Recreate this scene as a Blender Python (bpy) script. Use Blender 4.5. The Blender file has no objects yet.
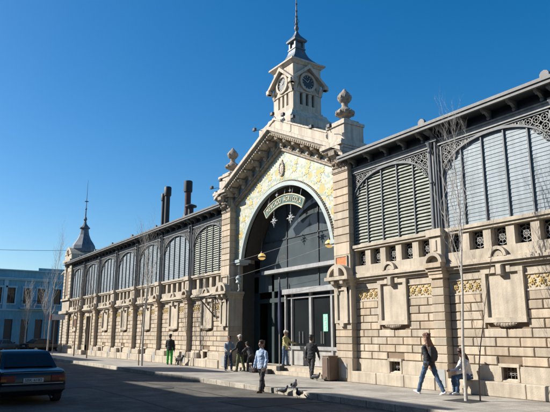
import bpy, bmesh, math, random
from mathutils import Vector, Matrix, noise
random.seed(7)
R = math.radians
sc = bpy.context.scene
col = sc.collection
XC = -21.03

# ------------------------------------------------------------ materials
def nt_mat(name):
    m = bpy.data.materials.new(name); m.use_nodes = True
    nt = m.node_tree; b = nt.nodes['Principled BSDF']
    return m, nt, b
def mat(name, c, rough=.8, var=.15, scale=3., bump=0., metal=0., island=0., streak=0., fine=40., spec=.5, c2=None):
    m, nt, b = nt_mat(name); N = nt.nodes.new; L = nt.links.new
    tc = N('ShaderNodeTexCoord')
    n1 = N('ShaderNodeTexNoise'); n1.inputs['Scale'].default_value = scale; n1.inputs['Detail'].default_value = 6; n1.inputs['Roughness'].default_value = .65
    L(tc.outputs['Object'], n1.inputs['Vector'])
    cr = N('ShaderNodeValToRGB'); cr.color_ramp.elements[0].position = .3; cr.color_ramp.elements[1].position = .7
    d = c2 if c2 else tuple(v*(1-var) for v in c); u = tuple(min(1, v*(1+var)) for v in c) if not c2 else c
    cr.color_ramp.elements[0].color = (*d, 1); cr.color_ramp.elements[1].color = (*u, 1)
    L(n1.outputs['Fac'], cr.inputs['Fac']); out = cr.outputs['Color']
    def mul(out, fac_out, lo, hi):
        mr = N('ShaderNodeMapRange'); mr.inputs['To Min'].default_value = lo; mr.inputs['To Max'].default_value = hi
        L(fac_out, mr.inputs['Value'])
        mx = N('ShaderNodeVectorMath'); mx.operation = 'SCALE'
        L(out, mx.inputs[0]); L(mr.outputs['Result'], mx.inputs['Scale']); return mx.outputs['Vector']
    if island:
        g = N('ShaderNodeNewGeometry'); out = mul(out, g.outputs['Random Per Island'], 1-island, 1+island)
    if island >= .13:
        g2 = N('ShaderNodeNewGeometry'); wn = N('ShaderNodeTexWhiteNoise'); wn.noise_dimensions = '1D'; L(g2.outputs['Random Per Island'], wn.inputs['W'])
        tr = N('ShaderNodeValToRGB'); tr.color_ramp.elements[0].color = (.95, .98, 1.03, 1); tr.color_ramp.elements[1].color = (1.05, 1., .96, 1)
        ee = tr.color_ramp.elements.new(.5); ee.color = (1.04, .98, .93, 1); ee = tr.color_ramp.elements.new(.9); ee.color = (.86, .87, .88, 1)
        L(wn.outputs['Value'], tr.inputs['Fac'])
        mm = N('ShaderNodeVectorMath'); mm.operation = 'MULTIPLY'; L(out, mm.inputs[0]); L(tr.outputs[0], mm.inputs[1]); out = mm.outputs['Vector']
        nb_ = N('ShaderNodeTexNoise'); nb_.inputs['Scale'].default_value = .5; nb_.inputs['Detail'].default_value = 8; nb_.inputs['Roughness'].default_value = .7; L(tc.outputs['Object'], nb_.inputs['Vector'])
        out = mul(out, nb_.outputs['Fac'], .72, 1.28)
    if streak:
        mp = N('ShaderNodeMapping'); mp.inputs['Scale'].default_value = (5, 5, .45); L(tc.outputs['Object'], mp.inputs['Vector'])
        n3 = N('ShaderNodeTexNoise'); n3.inputs['Scale'].default_value = 1.6; n3.inputs['Detail'].default_value = 5
        L(mp.outputs['Vector'], n3.inputs['Vector'])
        mr0 = N('ShaderNodeMapRange'); mr0.inputs['From Min'].default_value = .35; mr0.inputs['From Max'].default_value = .6; L(n3.outputs['Fac'], mr0.inputs['Value'])
        out = mul(out, mr0.outputs['Result'], 1-streak, 1)
    L(out, b.inputs['Base Color'])
    b.inputs['Roughness'].default_value = rough; b.inputs['Metallic'].default_value = metal
    b.inputs['Specular IOR Level'].default_value = spec
    if bump:
        n2 = N('ShaderNodeTexNoise'); n2.inputs['Scale'].default_value = fine; n2.inputs['Detail'].default_value = 4
        L(tc.outputs['Object'], n2.inputs['Vector'])
        bp = N('ShaderNodeBump'); bp.inputs['Strength'].default_value = bump; bp.inputs['Distance'].default_value = .02
        L(n2.outputs['Fac'], bp.inputs['Height']); L(bp.outputs['Normal'], b.inputs['Normal'])
    return m
M = {}
M['stone'] = mat('sandstone', (.475, .40, .30), .9, .17, 1.3, .35, island=.14, streak=.2)
M['stone_trim'] = mat('dressed_stone', (.465, .40, .31), .9, .2, 1.6, .35, streak=.2, island=.05)
M['stone_joint'] = mat('recessed_joint', (.21, .155, .105), .95, .25, 3., .3)
M['stone_pale'] = mat('painted_stone', (.53, .46, .37), .85, .14, 2.5, .25, streak=.28)
M['stone_carved'] = mat('weathered_carving', (.38, .315, .24), .95, .4, 9., .6, streak=.3)
M['finial'] = mat('lichen_stone', (.27, .23, .19), .95, .4, 7., .6)
M['gold'] = mat('gilded_terracotta', (.55, .40, .16), .85, .4, 22., .3)
M['iron'] = mat('grey_painted_iron', (.115, .125, .13), .55, .2, 3., .1, streak=.25)
M['iron_dark'] = mat('dark_iron', (.035, .04, .045), .5, .2, 5.)
M['iron_light'] = mat('pale_grey_ironwork', (.24, .24, .225), .6, .2, 4., .1, streak=.3)
M['fascia'] = mat('grey_gutter_paint', (.15, .148, .14), .6, .2, 2., .1, streak=.25)
M['louvre'] = mat('green_grey_louvre', (.28, .295, .245), .6, .2, 2.5, .1, island=.12, streak=.25)
M['pane_blue'] = mat('pale_blue_glass_slat', (.25, .295, .32), .5, .12, .9, 0, island=.05, streak=.2, spec=.15)
M['lead'] = mat('lead_roof', (.13, .15, .17), .5, .25, 3., .15, metal=.2, streak=.3)
M['brass'] = mat('brass', (.5, .36, .12), .35, .2, 8, metal=.6)
M['black'] = mat('black_paint', (.02, .02, .022), .5, .2, 5)
M['void'] = mat('unlit_interior', (.03, .032, .035), .95, .2, 2)  # near-black colour stands in for the shade inside openings
M['white'] = mat('white_paint', (.62, .62, .6), .5, .12, 4, streak=.2)
M['alum'] = mat('aluminium_frame', (.42, .42, .41), .4, .15, 4, metal=.3, streak=.15)
M['kick'] = mat('grey_kick_panel', (.36, .35, .33), .6, .2, 3, streak=.2)
M['flue'] = mat('flue_black', (.014, .015, .018), .6, .3, 3)
M['flue_rust'] = mat('rusty_flue', (.07, .03, .024), .8, .4, 5)
M['meter'] = mat('meter_door_grey', (.33, .34, .34), .5, .15, 5)
M['orange'] = mat('copper_plaque', (.5, .17, .05), .5, .35, 12)
M['asphalt'] = mat('asphalt', (.14, .128, .11), .9, .25, .8, .5, fine=90, spec=.2)
M['road_patch'] = mat('tar_seam', (.03, .03, .03), .8, .2, 4)
M['kerb'] = mat('kerb_granite', (.42, .38, .31), .85, .2, 3., .3, island=.12)
M['blue_wall'] = mat('blue_render', (.15, .36, .46), .85, .15, .8, .1, streak=.2)
M['blue_trim'] = mat('pale_blue_trim', (.3, .5, .58), .8, .12, 2.)
M['curtain'] = mat('curtain', (.5, .42, .36), .9, .2, 6)
M['shutter'] = mat('brown_shutter', (.14, .1, .07), .7, .3, 5)
M['render_a'] = mat('ochre_render', (.36, .3, .22), .9, .15, 1.)
M['render_b'] = mat('grey_render', (.3, .3, .29), .9, .15, 1.)
M['render_c'] = mat('cream_render', (.42, .38, .3), .9, .15, 1.)
M['bark_pale'] = mat('pale_bark', (.52, .48, .42), .85, .3, 12, .4, streak=.2)
M['bark'] = mat('brown_bark', (.2, .15, .11), .9, .3, 12, .4)
M['skin'] = mat('skin', (.42, .25, .18), .6, .08, 8)
M['skin_dark'] = mat('tanned_skin', (.3, .17, .11), .6, .08, 8)
M['hair_brown'] = mat('brown_hair', (.06, .028, .016), .6, .4, 30, .4)
M['hair_auburn'] = mat('auburn_hair', (.11, .045, .022), .6, .4, 30, .4)
M['hair_black'] = mat('black_hair', (.018, .014, .012), .6, .3, 30, .4)
M['hair_grey'] = mat('grey_hair', (.2, .18, .16), .7, .3, 30, .4)
M['jean'] = mat('denim', (.055, .1, .17), .85, .25, 9, .3)
M['jean_dark'] = mat('dark_denim', (.03, .05, .09), .85, .25, 9, .3)
M['black_cloth'] = mat('black_cloth', (.018, .019, .022), .85, .3, 9, .3)
M['char_cloth'] = mat('charcoal_cloth', (.035, .034, .036), .85, .3, 9, .3)
M['blue_cloth'] = mat('light_blue_cotton', (.33, .42, .56), .85, .15, 9, .3)
M['grey_blue_cloth'] = mat('grey_blue_cloth', (.22, .27, .32), .85, .2, 9, .3)
M['white_cloth'] = mat('white_cloth', (.6, .57, .54), .85, .12, 9, .3)
M['yellow_cloth'] = mat('yellow_khaki_cloth', (.4, .36, .16), .85, .2, 9, .3)
M['green_cloth'] = mat('bright_green_cloth', (.04, .32, .05), .85, .2, 9, .3)
M['olive_cloth'] = mat('olive_cloth', (.1, .11, .05), .85, .2, 9, .3)
M['shoe_brown'] = mat('brown_leather', (.12, .05, .025), .5, .2, 9)
M['shoe_black'] = mat('black_leather', (.015, .015, .015), .45, .2, 9)
M['shoe_white'] = mat('white_canvas', (.55, .55, .55), .7, .1, 9)
M['cap_white'] = mat('pale_cap', (.5, .48, .44), .8, .1, 9)
M['fur'] = mat('dark_grey_fur', (.05, .042, .036), .9, .4, 25, .4)
M['feather'] = mat('pigeon_grey', (.07, .07, .08), .6, .4, 25)
M['bin'] = mat('brown_bin_panel', (.13, .085, .06), .7, .2, 4)
M['bin_pale'] = mat('pale_concrete', (.42, .38, .32), .85, .2, 4, .3)
M['tyre'] = mat('rubber', (.02, .02, .02), .85, .2, 9)
M['rim'] = mat('steel_rim', (.25, .25, .26), .35, .1, 9, metal=.7)
M['plate'] = mat('number_plate', (.5, .52, .5), .5, .05, 9)
M['red_lens'] = mat('red_lens', (.16, .012, .01), .2, .1, 9)
M['amber_lens'] = mat('amber_lens', (.3, .1, .01), .2, .1, 9)
M['green_stick'] = mat('pale_green_sticker', (.25, .6, .45), .5, .1, 9)
M['red_paint'] = mat('red_paint', (.35, .03, .02), .5, .1, 9)
M['brown_paint'] = mat('brown_sign_paint', (.16, .07, .04), .6, .2, 9)
M['navy'] = mat('navy_cloth_banner', (.012, .02, .06), .7, .2, 9)
M['pale_blue_paint'] = mat('pale_blue_glaze', (.36, .41, .39), .5, .12, 4)
M['sign_green'] = mat('sign_face_dark_green', (.05, .12, .1), .5, .2, 6)
M['sign_cream'] = mat('sign_cream_letters', (.62, .56, .38), .5, .1, 6)
M['roof_metal'] = mat('grey_sheet_roof', (.2, .2, .2), .6, .2, 1.)
def carpaint(name, c):
    m = mat(name, c, .25, .05, 3); b = m.node_tree.nodes['Principled BSDF']
    b.inputs['Specular IOR Level'].default_value = .3; b.inputs['Coat Weight'].default_value = .2; b.inputs['Coat Roughness'].default_value = .08; return m
M['car_blue'] = carpaint('dark_blue_car_paint', (.004, .006, .012))
M['car_black'] = carpaint('black_car_paint', (.012, .012, .014))
M['car_grey'] = carpaint('dark_grey_car_paint', (.04, .045, .05))
def glassmat(name, tint, dust, rough=.05):
    m, nt, b = nt_mat(name); N = nt.nodes.new; L = nt.links.new
    tr = N('ShaderNodeBsdfTransparent'); tr.inputs['Color'].default_value = (*tint, 1)
    gl = N('ShaderNodeBsdfGlossy'); gl.inputs['Roughness'].default_value = rough
    fr = N('ShaderNodeFresnel'); fr.inputs['IOR'].default_value = 1.5
    mx = N('ShaderNodeMixShader'); L(fr.outputs['Fac'], mx.inputs['Fac']); L(tr.outputs[0], mx.inputs[1]); L(gl.outputs[0], mx.inputs[2])
    df = N('ShaderNodeBsdfDiffuse'); df.inputs['Color'].default_value = (.30, .36, .38, 1)
    tc = N('ShaderNodeTexCoord'); n = N('ShaderNodeTexNoise'); n.inputs['Scale'].default_value = 1.2; n.inputs['Detail'].default_value = 5
    L(tc.outputs['Object'], n.inputs['Vector'])
    mr = N('ShaderNodeMapRange'); mr.inputs['To Min'].default_value = dust*.6; mr.inputs['To Max'].default_value = dust*1.4; L(n.outputs['Fac'], mr.inputs['Value'])
    m2 = N('ShaderNodeMixShader'); L(mr.outputs['Result'], m2.inputs['Fac']); L(mx.outputs[0], m2.inputs[1]); L(df.outputs[0], m2.inputs[2])
    L(m2.outputs[0], nt.nodes['Material Output'].inputs['Surface']); return m
M['glass_dusty'] = glassmat('dusty_glass', (.34, .40, .40), .27)
M['glass_door'] = glassmat('door_glass', (.3, .33, .33), .05)
M['glass_dark'] = glassmat('tinted_glass', (.12, .14, .15), .06)
def lampmat():
    m, nt, b = nt_mat('amber_lamp_glass'); b.inputs['Base Color'].default_value = (.6, .4, .12, 1)
    b.inputs['Emission Color'].default_value = (1, .62, .2, 1); b.inputs['Emission Strength'].default_value = .35; return m
M['lamp'] = lampmat()
M['car_glass'] = mat('car_window', (.012, .014, .016), .15, .05, 3, spec=.25)
M['teal_door'] = mat('dark_teal_door', (.012, .03, .032), .6, .2, 3)
M['arch_shade'] = mat('shade_toned_arch_stone', (.045, .042, .036), .9, .2, 3)  # shade under the arch and on the reveals put into a dark colour
def pavemat():
    m = mat('pavement_tiles', (.38, .35, .30), .9, .2, .7, .3, fine=60, streak=0)
    nt = m.node_tree; N = nt.nodes.new; L = nt.links.new; b = nt.nodes['Principled BSDF']
    src = b.inputs['Base Color'].links[0].from_socket
    tc = N('ShaderNodeTexCoord'); br = N('ShaderNodeTexBrick'); br.offset = 0
    br.inputs['Scale'].default_value = 1; br.inputs['Brick Width'].default_value = .4; br.inputs['Row Height'].default_value = .4
    br.inputs['Mortar Size'].default_value = .008; br.inputs['Color1'].default_value = (1, 1, 1, 1); br.inputs['Color2'].default_value = (.86, .86, .86, 1); br.inputs['Mortar'].default_value = (.55, .55, .55, 1)
    L(tc.outputs['Object'], br.inputs['Vector'])
    mx = N('ShaderNodeMixRGB'); mx.blend_type = 'MULTIPLY'; mx.inputs['Fac'].default_value = 1
    L(src, mx.inputs['Color1']); L(br.outputs['Color'], mx.inputs['Color2']); L(mx.outputs[0], b.inputs['Base Color']); return m
M['pave'] = pavemat()
def weather(key, crack=.5, stain=.4, vs=.45, cs=.02):
    nt = M[key].node_tree; N = nt.nodes.new; L = nt.links.new; b = nt.nodes['Principled BSDF']; src = b.inputs['Base Color'].links[0].from_socket
    tc = N('ShaderNodeTexCoord'); nz = N('ShaderNodeTexNoise'); nz.inputs['Scale'].default_value = 1.5; nz.inputs['Detail'].default_value = 5; L(tc.outputs['Object'], nz.inputs['Vector'])
    ad = N('ShaderNodeVectorMath'); ad.operation = 'MULTIPLY_ADD'; ad.inputs[1].default_value = (.9, .9, .9); L(nz.outputs['Color'], ad.inputs[0]); L(tc.outputs['Object'], ad.inputs[2])
    v = N('ShaderNodeTexVoronoi'); v.feature = 'DISTANCE_TO_EDGE'; v.inputs['Scale'].default_value = vs; L(ad.outputs[0], v.inputs['Vector'])
    mr = N('ShaderNodeMapRange'); mr.inputs['From Max'].default_value = cs; mr.inputs['To Min'].default_value = 1-crack; L(v.outputs['Distance'], mr.inputs['Value'])
    s1 = N('ShaderNodeVectorMath'); s1.operation = 'SCALE'; L(src, s1.inputs[0]); L(mr.outputs[0], s1.inputs['Scale'])
    n2 = N('ShaderNodeTexNoise'); n2.inputs['Scale'].default_value = .9; n2.inputs['Detail'].default_value = 7; n2.inputs['Roughness'].default_value = .7; L(tc.outputs['Object'], n2.inputs['Vector'])
    m2 = N('ShaderNodeMapRange'); m2.inputs['From Min'].default_value = .4; m2.inputs['From Max'].default_value = .62; m2.inputs['To Min'].default_value = 1-stain; m2.inputs['To Max'].default_value = 1.08; L(n2.outputs['Fac'], m2.inputs['Value'])
    s2 = N('ShaderNodeVectorMath'); s2.operation = 'SCALE'; L(s1.outputs[0], s2.inputs[0]); L(m2.outputs[0], s2.inputs['Scale'])
    n3 = N('ShaderNodeTexNoise'); n3.inputs['Scale'].default_value = 45; n3.inputs['Detail'].default_value = 3; L(tc.outputs['Object'], n3.inputs['Vector'])
    m3 = N('ShaderNodeMapRange'); m3.inputs['From Min'].default_value = .35; m3.inputs['From Max'].default_value = .65; m3.inputs['To Min'].default_value = .78; m3.inputs['To Max'].default_value = 1.22; L(n3.outputs['Fac'], m3.inputs['Value'])
    s3 = N('ShaderNodeVectorMath'); s3.operation = 'SCALE'; L(s2.outputs[0], s3.inputs[0]); L(m3.outputs[0], s3.inputs['Scale'])
    L(s3.outputs[0], b.inputs['Base Color'])
weather('asphalt', .3, .35, .35, .012); weather('pave', .2, .25, .6, .008); weather('kerb', 0, .35)
def mosaicmat():
    m, nt, b = nt_mat('floral_mosaic'); N = nt.nodes.new; L = nt.links.new
    tc = N('ShaderNodeTexCoord')
    mp = N('ShaderNodeMapping'); mp.inputs['Scale'].default_value = (1, 0.001, 1); L(tc.outputs['Object'], mp.inputs['Vector'])
    v = N('ShaderNodeTexVoronoi'); v.inputs['Scale'].default_value = 11; L(mp.outputs[0], v.inputs['Vector'])
    sep = N('ShaderNodeSeparateColor'); L(v.outputs['Color'], sep.inputs[0])
    cr = N('ShaderNodeValToRGB'); cr.color_ramp.interpolation = 'CONSTANT'
    cols = [(0, (.46, .44, .34)), (.38, (.42, .42, .34)), (.52, (.52, .51, .44)), (.7, (.24, .32, .33)), (.78, (.5, .39, .13)), (.88, (.5, .46, .36)), (.95, (.22, .3, .2))]
    el = cr.color_ramp.elements; el[0].position = 0; el[0].color = (*cols[0][1], 1); el[1].position = cols[1][0]; el[1].color = (*cols[1][1], 1)
    for p, c in cols[2:]:
        e = el.new(p); e.color = (*c, 1)
    L(sep.outputs[0], cr.inputs['Fac'])
    v2 = N('ShaderNodeTexVoronoi'); v2.inputs['Scale'].default_value = 1.25; v2.inputs['Randomness'].default_value = .45; L(mp.outputs[0], v2.inputs['Vector'])
    nz = N('ShaderNodeTexNoise'); nz.inputs['Scale'].default_value = 9; L(mp.outputs[0], nz.inputs['Vector'])
    ad = N('ShaderNodeMath'); ad.operation = 'MULTIPLY_ADD'; ad.inputs[1].default_value = .35; L(nz.outputs['Fac'], ad.inputs[0]); L(v2.outputs['Distance'], ad.inputs[2])
    c2 = N('ShaderNodeValToRGB'); e = c2.color_ramp.elements; c2.color_ramp.interpolation = 'CONSTANT'
    e[0].position = 0; e[0].color = (.45, .3, .08, 1); e[1].position = .26; e[1].color = (.56, .34, .06, 1)
    x = e.new(.42); x.color = (.3, .34, .16, 1); x = e.new(.47); x.color = (0, 0, 0, 1)
    L(ad.outputs[0], c2.inputs['Fac'])
    lt = N('ShaderNodeMath'); lt.operation = 'LESS_THAN'; lt.inputs[1].default_value = .46; L(ad.outputs[0], lt.inputs[0])
    mu = N('ShaderNodeMath'); mu.operation = 'MULTIPLY'; mu.inputs[1].default_value = .85; L(lt.outputs[0], mu.inputs[0])
    mx = N('ShaderNodeMixRGB'); L(mu.outputs[0], mx.inputs['Fac']); L(cr.outputs[0], mx.inputs['Color1']); L(c2.outputs[0], mx.inputs['Color2'])
    wv = N('ShaderNodeTexWave'); wv.wave_type = 'RINGS'; wv.inputs['Scale'].default_value = .55; wv.inputs['Distortion'].default_value = 9; wv.inputs['Detail'].default_value = 1
    L(mp.outputs[0], wv.inputs['Vector'])
    gt = N('ShaderNodeMath'); gt.operation = 'GREATER_THAN'; gt.inputs[1].default_value = .93; L(wv.outputs['Fac'], gt.inputs[0])
    m3 = N('ShaderNodeMixRGB'); m3.inputs['Color2'].default_value = (.26, .33, .22, 1)
    mu2 = N('ShaderNodeMath'); mu2.operation = 'MULTIPLY'; mu2.inputs[1].default_value = .6; L(gt.outputs[0], mu2.inputs[0]); L(mu2.outputs[0], m3.inputs['Fac']); L(mx.outputs[0], m3.inputs['Color1'])
    L(m3.outputs[0], b.inputs['Base Color']); b.inputs['Roughness'].default_value = .45; return m
M['mosaic'] = mosaicmat()
M['tile_yellow'] = mat('yellow_tile', (.52, .38, .12), .45, .2, 30)
M['tile_orange'] = mat('orange_tile', (.52, .40, .14), .45, .2, 30)
M['tile_green'] = mat('blue_green_tile', (.12, .27, .25), .45, .2, 30)

# ------------------------------------------------------------ mesh builder
class MB:
    def __init__(s): s.v = []; s.f = []
    def add(s, vs, fs):
        o = len(s.v); s.v += [tuple(p) for p in vs]; s.f += [tuple(i+o for i in f) for f in fs]; return s
    def box(s, x0, x1, y0, y1, z0, z1):
        return s.add([(x0,y0,z0),(x1,y0,z0),(x1,y1,z0),(x0,y1,z0),(x0,y0,z1),(x1,y0,z1),(x1,y1,z1),(x0,y1,z1)],
              [(0,3,2,1),(4,5,6,7),(0,1,5,4),(1,2,6,5),(2,3,7,6),(3,0,4,7)])
    def rb(s, x0, x1, yf, yb, z0, z1, c=.018):   # rusticated block, chamfered front, front at yf < yb
        ym = yf+c
        vs = [(x0,yb,z0),(x1,yb,z0),(x1,yb,z1),(x0,yb,z1),(x0,ym,z0),(x1,ym,z0),(x1,ym,z1),(x0,ym,z1),
              (x0+c,yf,z0+c),(x1-c,yf,z0+c),(x1-c,yf,z1-c),(x0+c,yf,z1-c)]
        fs = [(3,2,1,0)]
        for a, b in ((0,1),(1,2),(2,3),(3,0)):
            fs += [(a, b, b+4, a+4), (a+4, b+4, b+8, a+8)]
        fs.append((8,9,10,11)); return s.add(vs, fs)
    def bvbox(s, x0, x1, y0, y1, z0, z1, c=.02):   # fully chamfered box via bmesh
        bm = bmesh.new(); bmesh.ops.create_cube(bm, size=1)
        for v in bm.verts:
            v.co = Vector(((x0+x1)/2+v.co.x*(x1-x0), (y0+y1)/2+v.co.y*(y1-y0), (z0+z1)/2+v.co.z*(z1-z0)))
        bmesh.ops.bevel(bm, geom=bm.edges[:], offset=c, segments=2, affect='EDGES', profile=.5)
        bm.verts.index_update(); s.add([v.co[:] for v in bm.verts], [[v.index for v in f.verts] for f in bm.faces]); bm.free(); return s
    def prism(s, pts, y0, y1, ax='Y'):
        n = len(pts)
        if ax == 'Y': vs = [(x, y0, z) for x, z in pts]+[(x, y1, z) for x, z in pts]
        elif ax == 'X': vs = [(y0, x, z) for x, z in pts]+[(y1, x, z) for x, z in pts]
        else: vs = [(x, z, y0) for x, z in pts]+[(x, z, y1) for x, z in pts]
        fs = [tuple(range(n)), tuple(range(2*n-1, n-1, -1))]+[(i, i+n, (i+1) % n+n, (i+1) % n) for i in range(n)]
        return s.add(vs, fs)
    def strip(s, inner, outer, y0, y1):   # solid between two polylines (same count) in XZ
        n = len(inner)
        vs = [(x, y0, z) for x, z in inner]+[(x, y0, z) for x, z in outer]+[(x, y1, z) for x, z in inner]+[(x, y1, z) for x, z in outer]
        fs = []
        for i in range(n-1):
            fs += [(i, i+1, n+i+1, n+i), (2*n+i, 3*n+i, 3*n+i+1, 2*n+i+1), (i, 2*n+i, 2*n+i+1, i+1), (n+i, n+i+1, 3*n+i+1, 3*n+i)]
        fs += [(0, n, 3*n, 2*n), (n-1, 3*n-1, 4*n-1, 2*n-1)]
        return s.add(vs, fs)
    def tube(s, p0, p1, r0, r1=None, n=8, cap=True):
        r1 = r0 if r1 is None else r1
        p0, p1 = Vector(p0), Vector(p1); d = p1-p0
        if d.length < 1e-6: return s
        d.normalize(); a = d.orthogonal().normalized(); b = d.cross(a)
        vs = []
        for p, r in ((p0, r0), (p1, r1)):
            for i in range(n):
                t = 2*math.pi*i/n; vs.append(p+a*math.cos(t)*r+b*math.sin(t)*r)
        fs = [(i, (i+1) % n, (i+1) % n+n, i+n) for i in range(n)]
        if cap: fs += [tuple(range(n-1, -1, -1)), tuple(range(n, 2*n))]
        return s.add(vs, fs)
    def path(s, pts, rs, n=6):
        if not isinstance(rs, (list, tuple)): rs = [rs]*len(pts)
        for i in range(len(pts)-1): s.tube(pts[i], pts[i+1], rs[i], rs[i+1], n)
        return s
    def lathe(s, prof, c, n=20, rot=0, sq=False):   # prof [(r,z)]
        if sq: n = 4; rot = math.pi/4
        k = math.sqrt(2) if sq else 1
        vs = []
        for r, z in prof:
            for i in range(n):
                t = rot+2*math.pi*i/n; vs.append((c[0]+math.cos(t)*r*k, c[1]+math.sin(t)*r*k, c[2]+z))
        fs = []
        for j in range(len(prof)-1):
            for i in range(n): fs.append((j*n+i, j*n+(i+1) % n, (j+1)*n+(i+1) % n, (j+1)*n+i))
        fs += [tuple(range(n-1, -1, -1)), tuple(range((len(prof)-1)*n, len(prof)*n))]
        return s.add(vs, fs)
    def disc(s, c, r, ax, t, n=24, r2=None):   # cylinder along axis, thickness t from c
        d = Vector({'X': (1,0,0), 'Y': (0,1,0), 'Z': (0,0,1)}[ax])*t
        return s.tube(c, Vector(c)+d, r, r if r2 is None else r2, n)
    def ring(s, c, r, w, y, t, n=16, ax='Y'):   # flat ring in XZ plane (ax Y) or YZ plane (ax X)
        vs = []
        for k in range(n):
            a = 2*math.pi*k/n; ca, sa = math.cos(a), math.sin(a)
            for rr in (r-w, r):
                for yy in (y, y+t):
                    if ax == 'Y': vs.append((c[0]+ca*rr, yy, c[1]+sa*rr))
                    else: vs.append((yy, c[0]+ca*rr, c[1]+sa*rr))
        fs = []
        for k in range(n):
            a = 4*k; b = 4*((k+1) % n)
            fs += [(a, b, b+2, a+2), (a+1, a+3, b+3, b+1), (a+2, b+2, b+3, a+3), (a, a+1, b+1, b)]
        return s.add(vs, fs)
    def sph(s, c, r, n=12, m=8, sx=1, sy=1, sz=1):
        vs = [(c[0], c[1], c[2]+r*sz)]
        for j in range(1, m):
            p = math.pi*j/m
            for i in range(n):
                t = 2*math.pi*i/n; vs.append((c[0]+r*sx*math.sin(p)*math.cos(t), c[1]+r*sy*math.sin(p)*math.sin(t), c[2]+r*sz*math.cos(p)))
        vs.append((c[0], c[1], c[2]-r*sz)); fs = []
        for i in range(n):
            fs.append((0, 1+i, 1+(i+1) % n)); fs.append((len(vs)-1, 1+(m-2)*n+(i+1) % n, 1+(m-2)*n+i))
        for j in range(m-2):
            for i in range(n): fs.append((1+j*n+i, 1+(j+1)*n+i, 1+(j+1)*n+(i+1) % n, 1+j*n+(i+1) % n))
        return s.add(vs, fs)
    def loft(s, rings):
        n = len(rings[0]); vs = [p for r in rings for p in r]; fs = []
        for j in range(len(rings)-1):
            for i in range(n): fs.append((j*n+i, j*n+(i+1) % n, (j+1)*n+(i+1) % n, (j+1)*n+i))
        fs += [tuple(range(n-1, -1, -1)), tuple(range((len(rings)-1)*n, len(rings)*n))]
        return s.add(vs, fs)
    def xf(s, mtx):
        s.v = [tuple(mtx @ Vector(p)) for p in s.v]; return s
    def build(s, name, m, parent=None, smooth=False, kind=None):
        me = bpy.data.meshes.new(name); me.from_pydata(s.v, [], s.f)
        bm = bmesh.new(); bm.from_mesh(me); bmesh.ops.recalc_face_normals(bm, faces=bm.faces); bm.to_mesh(me); bm.free()
        me.materials.append(M[m] if isinstance(m, str) else m)
        if smooth:
            for p in me.polygons: p.use_smooth = True
            if smooth != 2: me.set_sharp_from_angle(angle=R(40))
        o = bpy.data.objects.new(name, me); col.objects.link(o)
        if parent is not None:
            o.parent = parent
            if parent.parent is None and parent.type == 'EMPTY' and parent.get('world_built'):
                o.matrix_parent_inverse = Matrix.Translation(parent.location).inverted()
        if kind: o['kind'] = kind
        return o
def tag(o, label, cat, group=None):
    o['label'] = label; o['category'] = cat
    if group: o['group'] = group
    return o
def thing(name, label, cat, loc=(0,0,0), rz=0, group=None, world=False):
    o = bpy.data.objects.new(name, None); col.objects.link(o); o.location = loc; o.rotation_euler = (0, 0, rz)
    o.empty_display_size = .2
    if world: o['world_built'] = 1
    return tag(o, label, cat, group)
kids = {}
def copy_tree(o, parent=None, off=None):
    c = o.copy(); col.objects.link(c)
    if parent is not None: c.parent = parent
    if off is not None: c.location = Vector(o.location)+Vector(off)
    for ch in [q for q in list(bpy.data.objects) if q.parent == o]:
        copy_tree(ch, c)
    return c
def text_mb(txt, size, extr=.01):
    cu = bpy.data.curves.new('t', 'FONT'); cu.body = txt; cu.size = size; cu.extrude = extr; cu.align_x = 'CENTER'; cu.align_y = 'CENTER'; cu.resolution_u = 3
    o = bpy.data.objects.new('t', cu); me = bpy.data.meshes.new_from_object(o)
    mb = MB().add([v.co[:] for v in me.vertices], [tuple(p.vertices) for p in me.polygons])
    bpy.data.objects.remove(o); bpy.data.curves.remove(cu); bpy.data.meshes.remove(me); return mb

# ------------------------------------------------------------ market hall
hall = thing('market_hall', 'long sandstone and iron market hall with mosaic arch entrance and clock tower', 'market building', (XC, 0, 0), world=True)
PY = -.3
BW = 4.24
RB = [XC+8.93-BW/2+BW*i for i in range(6)]      # right bays (centres); pilaster at +BW/2
LB = [XC-8.93+BW/2-BW*i for i in range(7)]      # left bays; pilaster on their left side (-BW/2)
RB0 = RB[0]; LB0 = LB[0]

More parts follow.
